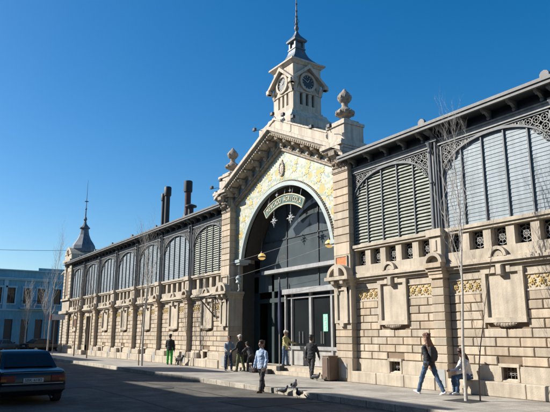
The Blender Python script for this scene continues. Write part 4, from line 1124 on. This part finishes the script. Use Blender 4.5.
def person(label, loc, face, h=1.7, legs=((.1, .05), (-.1, .1)), arms=((.1, .08, .2), (-.1, .08, .2)), lean=.02, top='black_cloth', trou='jean', shoe='shoe_black', skin='skin', hair='hair_black', hairlen=0, seat=None, headyaw=0, headpitch=0, female=False, cap=None, topname='jacket', collar=None, sleeve=1.0, pack=None, group=None):
    """face: compass angle (rad) of the walking direction in world XY"""
    s = h/1.7
    root = thing('person', label, 'person', loc, face+math.pi/2, group)
    sw = .17 if female else .195; hw = .095
    thigh, shin = .43, .41
    J = {}
    def drop(a, k): return thigh*math.cos(a)+shin*math.cos(a-k)+.075
    H = seat if seat is not None else max(drop(*l) for l in legs)
    def dirv(a): return Vector((0, -math.sin(a), -math.cos(a)))
    hips = [Vector((sx*hw, 0, H)) for sx in (1, -1)]   # front is -Y; left is +X
    for i, (a, k) in enumerate(legs):
        kn = hips[i]+dirv(a)*thigh; an = kn+dirv(a-k)*shin; sx_ = 1 if i == 0 else -1; kn.x += sx_*.015; an.x += sx_*.035; J[i] = (hips[i], kn, an)
    Rl = Matrix.Rotation(lean, 4, 'X')   # +lean -> forward (towards -Y)
    def T(v): v = Vector(v); return Vector((0, 0, H)) + (Matrix.Rotation(lean, 3, 'X') @ v)
    neck = T((0, 0, .55)); 
    HR = Matrix.Translation(T((0, -.012, .535))) @ Matrix.Rotation(lean*.5+headpitch, 4, 'X') @ Matrix.Rotation(headyaw, 4, 'Z')
    body = MB()
    def HP(v): return HR @ Vector(v)
    # head
    hd = MB(); hd.sph((0, .012, .155), .098, 16, 12, .80, .98, 1.12); hd.sph((0, -.02, .085), .07, 12, 9, .82, .95, .95); hd.sph((0, -.045, .045), .03, 8, 6)
    hd.sph((0, -.098, .115), .017, 8, 6, .8, 1.1, 1.5); hd.sph((0, -.083, .165), .035, 8, 6, 1.5, .4, .45)
    hd.sph((0, -.082, .07), .02, 8, 6, 1.4, .5, .5)
    for sx in (-1, 1): hd.sph((sx*.08, .015, .125), .026, 8, 6, .35, .8, 1.2)
    hd.xf(HR); body.add(hd.v, hd.f)
    caps(body, T((0, .01, .45)), HP((0, .01, .06)), .058, .052)
    # torso core under clothes
    def ring(z, rx, ry, oy=0, n=16): return [T((rx*math.cos(a), ry*math.sin(a)+oy, z)) for a in [2*math.pi*i/n for i in range(n)]]
    wst = .12 if female else .14
    body.loft([ring(-.06, .14, .1), ring(.05, .145, .1), ring(.2, wst-.01, .085), ring(.36, .15, .1), ring(.46, .13, .085), ring(.5, .07, .06)])
    tp = MB()
    tp.loft([ring(-.13 if seat is None else -.03, .188, .145), ring(.0, .18, .14), ring(.16, wst+.035, .128), ring(.32, .185, .138, -.005), ring(.41, sw*.98, .122), ring(.455, sw*.8, .105), ring(.485, .11, .085), ring(.51, .075, .07)])
    arm_pts = []
    for i, (a, ab, el) in enumerate(arms):
        sx = 1 if i == 0 else -1
        S = T((sx*sw, 0, .42))
        d1 = Vector((sx*math.sin(ab), -math.sin(a)*math.cos(ab), -math.cos(a)*math.cos(ab))); E = S+d1*.285
        d2 = Vector((sx*math.sin(ab)*.4-sx*.12*el, -math.sin(a+el), -math.cos(a+el))).normalized(); W = E+d2*.245
        caps(body, S+Vector((-sx*.02, 0, -.04)), E, .036, .036); caps(body, E, W, .036, .024)
        caps(tp, S+Vector((-sx*.012, 0, -.02)), E, .064, .056)
        if sleeve >= 1: caps(tp, E, W-d2*.01, .06, .046)
        else: caps(tp, E, E.lerp(W, .25), .049, .044)
        # hand
        side = Vector((1, 0, 0)); back = d2.cross(side)
        if back.length < .1: back = Vector((0, 0, 1))
        back.normalize(); fwd_ = -back if (-back).y < 0 else back
        lat = d2.cross(Vector((sx, 0, 0))).normalized()
        if lat.y > 0: lat = -lat     # knuckle row runs front-back, thumb to the front
        P = W+d2*.045; body.tube(W, W+d2*.085, .023, .03, 8); body.sph(P+d2*.01, .034, 10, 7, .75, 1.05, 1.05)
        inw = Vector((-sx, 0, 0))
        for f_, (off, ln_) in enumerate(((.027, .07), (.009, .08), (-.009, .075), (-.027, .058))):
            b0 = W+d2*.08+lat*off; b1 = b0+(d2+inw*.25).normalized()*ln_*.5; b2 = b1+(d2+inw*.8).normalized()*ln_*.5
            caps(body, b0, b1, .0095, .009); caps(body, b1, b2, .009, .0075)
        tb = W+d2*.03+lat*.026; t1 = tb+(d2*.7+lat*.7).normalized()*.035; caps(body, tb, t1, .012, .011); caps(body, t1, t1+(d2+lat*.2).normalized()*.028, .011, .009)
        arm_pts.append((S, E, W, P))
    tr = MB()
    tr.loft([ring(-.11, .15, .105), ring(-.03, .158, .112), ring(.05, .15, .105)] if seat is None else [ring(-.1, .16, .12), ring(0, .165, .125), ring(.06, .15, .11)])
    for i in (0, 1):
        a_, b_, c_ = J[i]
        caps(body, a_, b_, .07, .045); caps(body, b_, c_, .045, .032)
        kf = .88 if female else 1; caps(tr, a_, b_, .098*kf, .076*kf); caps(tr, b_, b_.lerp(c_, .4), .074*kf, .072*kf); caps(tr, b_.lerp(c_, .4), c_+(b_-c_)*.04, .072*kf, .064*kf)
    bo = remesh(body, 'body', skin, .0105, root, 2)
    remesh(tp, topname, top, .013, root, 2, .016); remesh(tr, 'trousers', trou, .013, root, 2, .016)
    for i in (0, 1):
        a_, b_, c_ = J[i]; ang = legs[i][0]-legs[i][1]
        pitch = max(-.6, min(.6, ang*.8)) if (c_.z > .13 or abs(ang) > .3) else 0
        Rf = Matrix.Rotation(-pitch if ang < 0 else -pitch, 3, 'X')
        sh = MB(); f0 = c_+Vector((0, .02, -.035)); tip = c_+Rf @ Vector((0, -.16, -.045)); heel = c_+Rf @ Vector((0, .045, -.045)); midp = c_+Rf @ Vector((0, -.07, -.03))
        caps(sh, c_+Vector((0, 0, -.01)), heel, .042, .034); caps(sh, heel, midp, .034, .042); caps(sh, midp, tip, .042, .032)
        remesh(sh, 'shoe', shoe, .012, root, 2)
    # eyes
    ey = MB()
    for sx in (-1, 1): ey.sph(HP((sx*.03, -.088, .138)), .009, 6, 5)
    ey.build('eyes', 'black', bo, True)
    # hair
    hr = MB()
    if cap:
        q = MB().sph((0, .02, .19), .1, 14, 9, .86, 1.0, .85); q.tube((0, -.06, .19), (0, -.13, .18), .06, .045, 10); q.xf(HR); hr.add(q.v, q.f)
        cpo = remesh(hr, 'cap', cap, .012, root, 2); hr = MB()
        q = MB().sph((0, .03, .15), .1, 14, 9, .84, .95, .9); q.xf(HR); hr.add(q.v, q.f); remesh(hr, 'hair', hair, .014, root, 1)
    else:
        q = MB().sph((0, .028, .175), .108, 14, 10, .86, .98, 1.0); q.sph((0, .05, .11), .085, 12, 8, .9, .8, 1.)
        q.sph((.02, -.05, .225), .05, 10, 7, 1.3, .9, .7)
        for k in range(16):
            a = random.uniform(0, 6.28); q.sph((.07*math.cos(a), .03+.075*math.sin(a), .2+random.uniform(-.03, .05)), .03, 7, 5)
        q.xf(HR); hr.add(q.v, q.f)
        if hairlen:
            for sx in (-1, -.5, 0, .5, 1):
                p0 = HP((sx*.055, .04, .15)); p1 = HP((sx*.085, .075, .0)); p2 = T((sx*.115, .155 if seat is None else .08, .50-hairlen*(1-.2*abs(sx)))); caps(hr, p0, p1, .045, .05); caps(hr, p1, p2, .052, .034)
        remesh(hr, 'hair', hair, .011, root, 1, .011)
    if collar:
        q = MB().loft([ring(.47, .085, .075), ring(.53, .078, .072)]); remesh(q, 'collar', collar, .012, root, 1)
    if pack:
        q = MB(); q.loft([[T(((.11+.04*math.sin((z-.02)/.4*3.14))*x, .12+.05+(.04+.05*math.sin((z-.02)/.4*3.14))*y, z)) for x, y in [(math.copysign(abs(math.cos(a))**.5, math.cos(a)), math.copysign(abs(math.sin(a))**.5, math.sin(a))) for a in [2*math.pi*i/16 for i in range(16)]]] for z in (.03, .08, .16, .3, .38, .42)])
        for sx in (-1, 1): caps(q, T((sx*.11, .1, .44)), T((sx*.12, -.1, .42)), .018, .018); caps(q, T((sx*.12, -.1, .42)), T((sx*.13, -.1, .2)), .018, .016)
        remesh(q, 'backpack', pack, .014, root, 4, .01)
    root.scale = (s, s, s)
    return root, J, arm_pts
PI = math.pi
person('woman with long brown hair, dark jacket, backpack and jeans striding left along the pavement', (-11.68, -1.3, 0), PI, 1.7, ((.42, .08), (-.38, .12)), ((-.5, .12, .15), (.3, .1, .25)), .06, 'black_cloth', 'jean', 'shoe_white', hair='hair_auburn', hairlen=.26, female=True, pack='char_cloth', headyaw=.1)
person('person in a white jacket and jeans sitting on the wall ledge behind the sapling', (-11.1, -.40, 0), -PI/2-.3, 1.62, ((1.5, 1.42), (1.42, 1.5)), ((.45, .05, .95), (.5, .05, 1.0)), .25, 'white_cloth', 'jean', 'shoe_white', hair='hair_brown', hairlen=.12, seat=.525, female=True, headpitch=.2, collar='white_cloth')
person('man in a light blue shirt and dark trousers stepping along the kerb edge', (-16.15, -4.0, -.15), -PI*.42, 1.6, ((.28, .06), (-.24, .1)), ((.12, .22, .35), (.0, .25, .3)), .04, 'blue_cloth', 'char_cloth', 'shoe_brown', hair='hair_brown', headyaw=-.3, topname='shirt', collar='blue_cloth')
person('man in dark jacket and dark trousers walking away towards the glass doors', (-18.2, -.5, 0), PI*.62, 1.62, ((.25, .05), (-.22, .15)), ((-.2, .12, .15), (.25, .12, .2)), .06, 'black_cloth', 'char_cloth', 'shoe_black', 'skin_dark', hair='hair_black')
person('person in pale cap, yellow jacket and jeans standing at the glass doors', (-21.4, .5, .3), .5, 1.5, ((.05, .0), (-.05, .05)), ((.7, .1, .7), (.3, .1, .6)), .03, 'yellow_cloth', 'jean', 'shoe_black', 'skin_dark', hair='hair_grey', cap='cap_white')
person('person in grey blue jacket and dark trousers leaning by the left portal pier', (-24.25, -.72, 0), -.3, 1.55, ((.2, .05), (-.05, .05)), ((.5, .1, .9), (.4, .1, .9)), .2, 'grey_blue_cloth', 'jean_dark', 'shoe_black', 'skin_dark', hair='hair_brown', headpitch=.25)
person('man with pale cap, dark green jacket and olive trousers beside the left pier', (-23.35, -.62, 0), PI*1.15, 1.62, ((.15, .05), (-.15, .1)), ((.3, .15, .8), (.2, .12, .5)), .03, 'black_cloth', 'olive_cloth', 'shoe_black', 'skin', hair='hair_grey', cap='cap_white')
person('person in dark clothes bending forward in the shade of the arch', (-22.75, -.4, 0), PI*1.05, 1.4, ((.35, .3), (.0, .25)), ((.9, .1, .4), (.8, .1, .4)), .65, 'char_cloth', 'black_cloth', 'shoe_black', 'skin_dark', hair='hair_black')
person('person in black jacket and bright green trousers walking a dog along the wall', (-30.85, -.75, 0), PI*.8, 1.64, ((.12, .04), (-.12, .08)), ((.2, .12, .6), (-.1, .15, .3)), .03, 'black_cloth', 'green_cloth', 'shoe_black', 'skin_dark', hair='hair_black')

# dog
def dog(loc, rz):
    root = thing('dog', 'small dark grey dog standing beside the person in green trousers', 'dog', loc, rz)
    b = MB()
    rings = []
    for x, z, rx, rz_ in ((-.24, .33, .045, .05), (-.18, .335, .075, .085), (-.05, .33, .075, .085), (.08, .325, .085, .1), (.18, .335, .08, .1), (.24, .35, .05, .07)):
        rings.append([(x, rx*math.cos(a), z+rz_*math.sin(a)) for a in [2*math.pi*i/12 for i in range(12)]])
    b.loft(rings)
    caps(b, (.2, 0, .36), (.3, 0, .47), .06, .048); b.sph((.33, 0, .49), .058, 10, 8, 1.1, .9, .95); caps(b, (.36, 0, .478), (.43, 0, .462), .034, .022)
    for sy in (-1, 1):
        caps(b, (.32, sy*.04, .53), (.3, sy*.055, .56), .018, .012); caps(b, (.3, sy*.055, .56), (.31, sy*.065, .51), .014, .01)
        caps(b, (.17, sy*.05, .3), (.165, sy*.055, .16), .038, .022); caps(b, (.165, sy*.055, .16), (.175, sy*.055, .02), .02, .015); caps(b, (.175, sy*.055, .018), (.2, sy*.055, .016), .018, .015)
        caps(b, (-.18, sy*.05, .31), (-.14, sy*.06, .19), .055, .032); caps(b, (-.14, sy*.06, .19), (-.22, sy*.06, .12), .028, .018); caps(b, (-.22, sy*.06, .12), (-.205, sy*.06, .02), .016, .014); caps(b, (-.205, sy*.06, .018), (-.17, sy*.06, .016), .018, .014)
    caps(b, (-.24, 0, .36), (-.33, 0, .43), .02, .014); caps(b, (-.33, 0, .43), (-.35, 0, .51), .014, .008)
    bo = remesh(b, 'body', 'fur', .011, root, 2)
    e = MB().sph((.385, .025, .505), .008, 6, 5).sph((.385, -.025, .505), .008, 6, 5).sph((.452, 0, .466), .011, 6, 5); e.build('eyes_and_nose', 'black', bo)
    MB().path([(.25, 0, .45), (-.1, .1, .75), (-.35, .15, .92)], .006, 5).build('lead', 'brown_paint', bo)
dog((-29.7, -.7, 0), PI*.1)

# pigeons
def pigeon(loc, rz, lbl, sc_=1.):
    root = thing('pigeon', lbl, 'pigeon', loc, rz, 'pigeons on the ground before the entrance')
    b = MB(); rings = []
    for x, z, r, q in ((-.1, .11, .02, .015), (-.05, .115, .05, .045), (.02, .12, .06, .06), (.08, .135, .05, .055), (.11, .16, .03, .035)):
        rings.append([(x, r*math.cos(a), z+q*math.sin(a)) for a in [2*PI*i/12 for i in range(12)]])
    b.loft(rings); caps(b, (.09, 0, .15), (.115, 0, .205), .032, .022); b.sph((.122, 0, .218), .027, 9, 7); b.tube((.14, 0, .216), (.168, 0, .208), .009, .002, 6)
    caps(b, (-.08, 0, .112), (-.19, 0, .095), .024, .016)
    for sy in (-1, 1): b.tube((.02, sy*.022, .08), (.025, sy*.022, .008), .007, n=6); b.tube((.02, sy*.022, .009), (.055, sy*.026, .007), .006, .004, 5)
    bo = remesh(b, 'body', 'feather', .0065, root, 2)
    for sy in (-1, 1): MB().sph((-.03, sy*.055, .125), .075, 10, 8, 1.35, .16, .5).build('wing', 'iron_dark', root, True)
    root.scale = (sc_,)*3
for x, y, z, r_, l in [(-14.95, -4.02, -.15, .4, 'pigeon in the gutter nearest the blue shirt man'), (-14.75, -3.75, .006, 2.2, 'pigeon on the kerb stone right of the blue shirt man'), (-14.02, -4.1, -.15, -1, 'pigeon standing alone in the road by the kerb'), (-17.2, -1.05, 0, .3, 'pigeon on the pavement by the dark dressed man, near the bin')]:
    pigeon((x, y, z), r_, l, 1.25)

# ------------------------------------------------------------ trees
def sapling(name, label, x, y, height, r0, lean, m, nb, seed, z0=0, spread=.5, group=None, forks=0, clear=.45):
    rnd = random.Random(seed)
    root = thing(name, label, 'tree', (x, y, z0), group=group)
    tr = MB(); tw = MB()
    n = 10; P = []; p = Vector((0, 0, 0)); d = Vector((lean[0], lean[1], 1)).normalized()
    for i in range(n+1):
        P.append(p.copy()); p = p+d*(height/n); d = (d+Vector((rnd.uniform(-.085, .085), rnd.uniform(-.085, .085), .04))).normalized()
    rs = [r0*(1-.88*(i/n)**.9) for i in range(n+1)]
    tr.path(P, rs, 8)
    def branch(p, d, L, r, depth):
        pts = [p]; q = p.copy(); dd = d.copy(); k = 5
        for i in range(k):
            q = q+dd*(L/k); dd = (dd+Vector((rnd.uniform(-.13, .13), rnd.uniform(-.13, .13), .10))).normalized(); pts.append(q.copy())
            if depth and i >= 1:
                for _ in range(2 if depth > 1 else 1):
                    a = rnd.uniform(0, 6.28); side = Vector((math.cos(a), math.sin(a), .7)).normalized()
                    branch(q.copy(), (dd*.6+side*.6).normalized(), L*rnd.uniform(.3, .5), r*.5, depth-1)
        tw.path(pts, [r*(1-.8*i/k) for i in range(k+1)], 5)
    for i in range(nb):
        u = clear+(1-clear)*(i+.5)/nb; j = min(n-1, int(u*n)); q = P[j].lerp(P[j+1], u*n-j)
        a = rnd.uniform(0, 6.28); dd = Vector((math.cos(a)*spread, math.sin(a)*spread, 1)).normalized()
        branch(q, dd, height*rnd.uniform(.2, .36)*(1.15-u*.6), rs[j]*.45, 2)
    tr.build('trunk', m, root, True); tw.build('crown', m, root)
    return root
sapling('sapling', 'bare pale sapling in front of the seated person, nearest tree', -10.08, -1.8, 6.9, .047, (.01, 0), 'bark_pale', 15, 11, group='bare saplings along the market wall', spread=.2, clear=.42)
pit = struct(MB().box(-10.5, -9.66, -2.2, -1.4, .001, .004), 'tree_pit', 'road_patch')
sapling('sapling', 'thin dark sapling just right of the pale nearest one', -9.85, -1.55, 4.6, .02, (.03, 0), 'bark', 9, 5, group='bare saplings along the market wall', spread=.3, clear=.2)
sapling('sapling', 'bare sapling in front of the middle of the left wing, left of the green trousers', -30.45, -2.5, 7.2, .07, (-.01, 0), 'bark_pale', 14, 21, group='bare saplings along the market wall', spread=.32, clear=.35)
sapling('sapling', 'slim bare sapling a step left of the pale one in mid wing', -30.9, -2.5, 6.2, .035, (-.03, 0), 'bark', 10, 23, group='bare saplings along the market wall', spread=.3, clear=.3)
sapling('sapling', 'slim brown sapling close to the dog', -29.3, -.35, 3.6, .03, (0, 0), 'bark', 9, 31, group='bare saplings along the market wall', spread=.25, clear=.3)
sapling('sapling', 'bare sapling in shade before the third bay from the far corner', -42.3, -2.0, 6, .05, (0, 0), 'bark', 11, 41, group='bare saplings along the market wall', spread=.35)
sapling('sapling', 'bare sapling in shade by the round sign at the side door', -46.8, -1.7, 6, .05, (0, 0), 'bark', 11, 43, group='bare saplings along the market wall', spread=.35)
sapling('sapling', 'bare sapling at the far corner beside the box sign', -52.4, -2.4, 9.5, .07, (0, 0), 'bark_pale', 12, 51, group='bare saplings along the market wall', spread=.25)
sapling('street_tree', 'bare pale tree before the blue house, left of the curtained windows', -70, -.9, 6.6, .12, (0, 0), 'bark_pale', 15, 61, z0=-.15, spread=.35, group='bare trees before the blue house', clear=.3)
sapling('street_tree', 'bare pale tree before the blue house balcony', -70, 1.1, 7.4, .12, (.02, 0), 'bark_pale', 15, 63, z0=-.15, spread=.4, group='bare trees before the blue house', clear=.25)
sapling('street_tree', 'bare slim tree at the right end of the blue house', -66, 3.1, 8, .07, (0, 0), 'bark', 13, 65, z0=-.15, spread=.3, group='bare trees before the blue house')

# ------------------------------------------------------------ cars
def car(label, loc, rz, paint, plate=None, group='cars parked in the shade'):
    """local: front +X, rear at x=-2.1, wheels on z=0"""
    root = thing('parked_car', label, 'car', loc, rz, group); root.scale = (1.03, 1.03, .98)
    def sec(x, zb, zs, w, wt=None, n=1):
        wt = w*.93 if wt is None else wt
        h = [(0, zb), (w*.86, zb), (w*.97, zb+.1), (w, zb+(zs-zb)*.45), (w*.985, zb+(zs-zb)*.8), (wt, zs-.02), (wt*.9, zs), (0, zs+.012)]
        return [(x, y, z) for y, z in h]+[(x, -y, z) for y, z in h[-2:0:-1]]
    b = MB().loft([sec(-2.1, .34, .78, .74), sec(-2.06, .26, .86, .80), sec(-1.9, .22, .9, .825), sec(-1.3, .2, .92, .83), sec(-.4, .2, .93, .835), (sec(.7, .2, .92, .835)), sec(1.3, .22, .88, .825), sec(1.9, .25, .8, .8), sec(2.08, .3, .7, .74)])
    body = b.build('body', paint, root, True)
    def gsec(x, z, w): return (x, z, w)
    # greenhouse: pillars and roof as a closed lofted shell, glass slightly proud
    g = MB().loft([[(x, y, z) for x, y, z in [(-1.52, -.70, .9), (1.0, -.70, .9), (1.0, .70, .9), (-1.52, .70, .9)]],
                   [(-1.0, -.60, 1.28), (.28, -.60, 1.28), (.28, .60, 1.28), (-1.0, .60, 1.28)],
                   [(-.9, -.56, 1.345), (.14, -.56, 1.345), (.14, .56, 1.345), (-.9, .56, 1.345)],
                   [(-.7, -.4, 1.375), (-.02, -.4, 1.375), (-.02, .4, 1.375), (-.7, .4, 1.375)]])
    g.build('cabin', paint, root, True)
    rw = MB().add([(-1.475, -.60, .945), (-1.475, .60, .945), (-1.04, .53, 1.262), (-1.04, -.53, 1.262)], [(0,1,2,3)]); rw.xf(Matrix.Translation((-.012, 0, .012))); rw.build('rear_window', 'car_glass', root)
    fw = MB().add([(.94, -.60, .95), (.94, .60, .95), (.32, .53, 1.262), (.32, -.53, 1.262)], [(0,1,2,3)]); fw.xf(Matrix.Translation((.012, 0, .012))); fw.build('windscreen', 'car_glass', root)
    for sy in (-1, 1):
        def q(x, z): return (x, sy*(.70-(z-.9)*.263+.008), z)
        MB().add([q(-1.3, .95), q(-.45, .95), q(-.45, 1.26), q(-.95, 1.26)], [(0,1,2,3)]).build('side_window', 'car_glass', root)
        MB().add([q(-.38, .95), q(.78, .95), q(.24, 1.26), q(-.38, 1.26)], [(0,1,2,3)]).build('side_window', 'car_glass', root)
        MB().bvbox(.55, .72, sy*.83-.0 if sy > 0 else -.98, sy*.98 if sy > 0 else -.83, .93, 1.05, .02).build('mirror', 'black', root)
        MB().bvbox(-2.115, -2.0, min(sy*.42, sy*.76), max(sy*.42, sy*.76), .60, .76, .015).build('tail_light', 'red_lens', root)
        MB().bvbox(-2.118, -2.0, min(sy*.62, sy*.755), max(sy*.62, sy*.755), .61, .68, .01).build('indicator', 'amber_lens', root)
        MB().bvbox(2.0, 2.09, min(sy*.4, sy*.7), max(sy*.4, sy*.7), .5, .66, .015).build('headlight', 'alum', root)
    MB().bvbox(-2.17, -2.0, -.78, .78, .36, .5, .03).build('rear_bumper', 'black', root)
    MB().bvbox(2.0, 2.15, -.78, .78, .33, .46, .03).build('front_bumper', 'black', root)
    pl = MB().bvbox(-2.135, -2.11, -.24, .24, .58, .69, .004).build('number_plate', 'plate', root)
    if plate:
        t_ = text_mb(plate, .105, .002); t_.xf(Matrix.Translation((-2.139, 0, .635)) @ Matrix.Rotation(R(-90), 4, 'Z') @ Matrix.Rotation(R(90), 4, 'X')); t_.build('plate_lettering', 'black', pl)
    for x in (-1.28, 1.3):
        for sy in (-1, 1):
            wh = MB(); wh.tube((x, sy*.66, .29), (x, sy*.85, .29), .29, n=24); wo = wh.build('wheel', 'tyre', root, True)
            MB().tube((x, sy*.851, .29), (x, sy*.858, .29), .17, .15, 18).build('rim', 'rim', wo)
    MB().tube((-2.2, -.45, .2), (-1.9, -.45, .22), .025, n=8).build('exhaust', 'iron', root)
    MB().box(-2.095, -2.085, -.70, .70, .83, .838).box(-2.118, -2.1, -.72, .72, .545, .56).build('chrome_strip', 'alum', root)
    for sy in (-1, 1): MB().box(-1.9, 1.9, sy*.838-.006, sy*.838+.006, .5, .53).build('side_trim', 'black', root)
    MB().box(-.42, -.4, -.842, -.836, .26, .92).box(-.42, -.4, .836, .842, .26, .92).build('door_seam', 'black', root)
    return root
c1 = car('dark blue saloon seen from behind in the shade, nearest car', (-18.6, -10.78, -.17+.02), PI, 'car_blue', 'SBK 6182')
car('dark saloon parked before the balcony of the blue house', (-66.2, .2, -.15), PI*.62, 'car_black')
car('dark grey saloon left of the one before the balcony', (-63.5, -4.2, -.15), PI*.8, 'car_grey')
car('black saloon parked ahead of the nearest blue car', (-31, -11.1, -.15), PI, 'car_black')

# ------------------------------------------------------------ light, sky, camera
w = bpy.data.worlds.new('World'); sc.world = w; w.use_nodes = True
nt = w.node_tree; bg = nt.nodes['Background']
sky = nt.nodes.new('ShaderNodeTexSky'); sky.sky_type = 'NISHITA'; sky.sun_disc = False
SE, AZ = R(33), R(42)      # AZ from facade normal towards -X
sky.sun_elevation = SE
sd = Vector((-math.sin(AZ)*math.cos(SE), -math.cos(AZ)*math.cos(SE), math.sin(SE)))
sky.sun_rotation = math.atan2(sd.x, sd.y)
sky.altitude = 0; sky.air_density = 1.; sky.dust_density = .8; sky.ozone_density = 3
hs = nt.nodes.new('ShaderNodeHueSaturation'); hs.inputs['Saturation'].default_value = 1.42; hs.inputs['Value'].default_value = 1.05; hs.inputs['Hue'].default_value = .498
nt.links.new(sky.outputs[0], hs.inputs['Color']); nt.links.new(hs.outputs[0], bg.inputs['Color']); bg.inputs['Strength'].default_value = .085
sl = bpy.data.lights.new('sun', 'SUN'); sl.energy = 5; sl.angle = R(.5); sl.color = (1, .95, .87)
so = bpy.data.objects.new('sun', sl); col.objects.link(so); so.rotation_euler = (-sd).to_track_quat('-Z', 'Y').to_euler()
cam = bpy.data.cameras.new('camera'); co = bpy.data.objects.new('camera', cam); col.objects.link(co); sc.camera = co
cam.sensor_fit = 'HORIZONTAL'; cam.sensor_width = 36; cam.lens = 36*582/550; cam.clip_end = 2000; cam.clip_start = .1
co.location = (0, -14.2, 1.62)
P_ = R(12.45); A_ = R(33.5)
fw_ = Vector((-math.cos(A_)*math.cos(P_), math.sin(A_)*math.cos(P_), math.sin(P_)))
co.rotation_euler = fw_.to_track_quat('-Z', 'Y').to_euler()
vs = sc.view_settings; vs.view_transform = 'Standard'; vs.look = 'None'; vs.gamma = 1; vs.exposure = .7; vs.use_curve_mapping = False
for o in bpy.data.objects:
    if 'world_built' in o: del o['world_built']
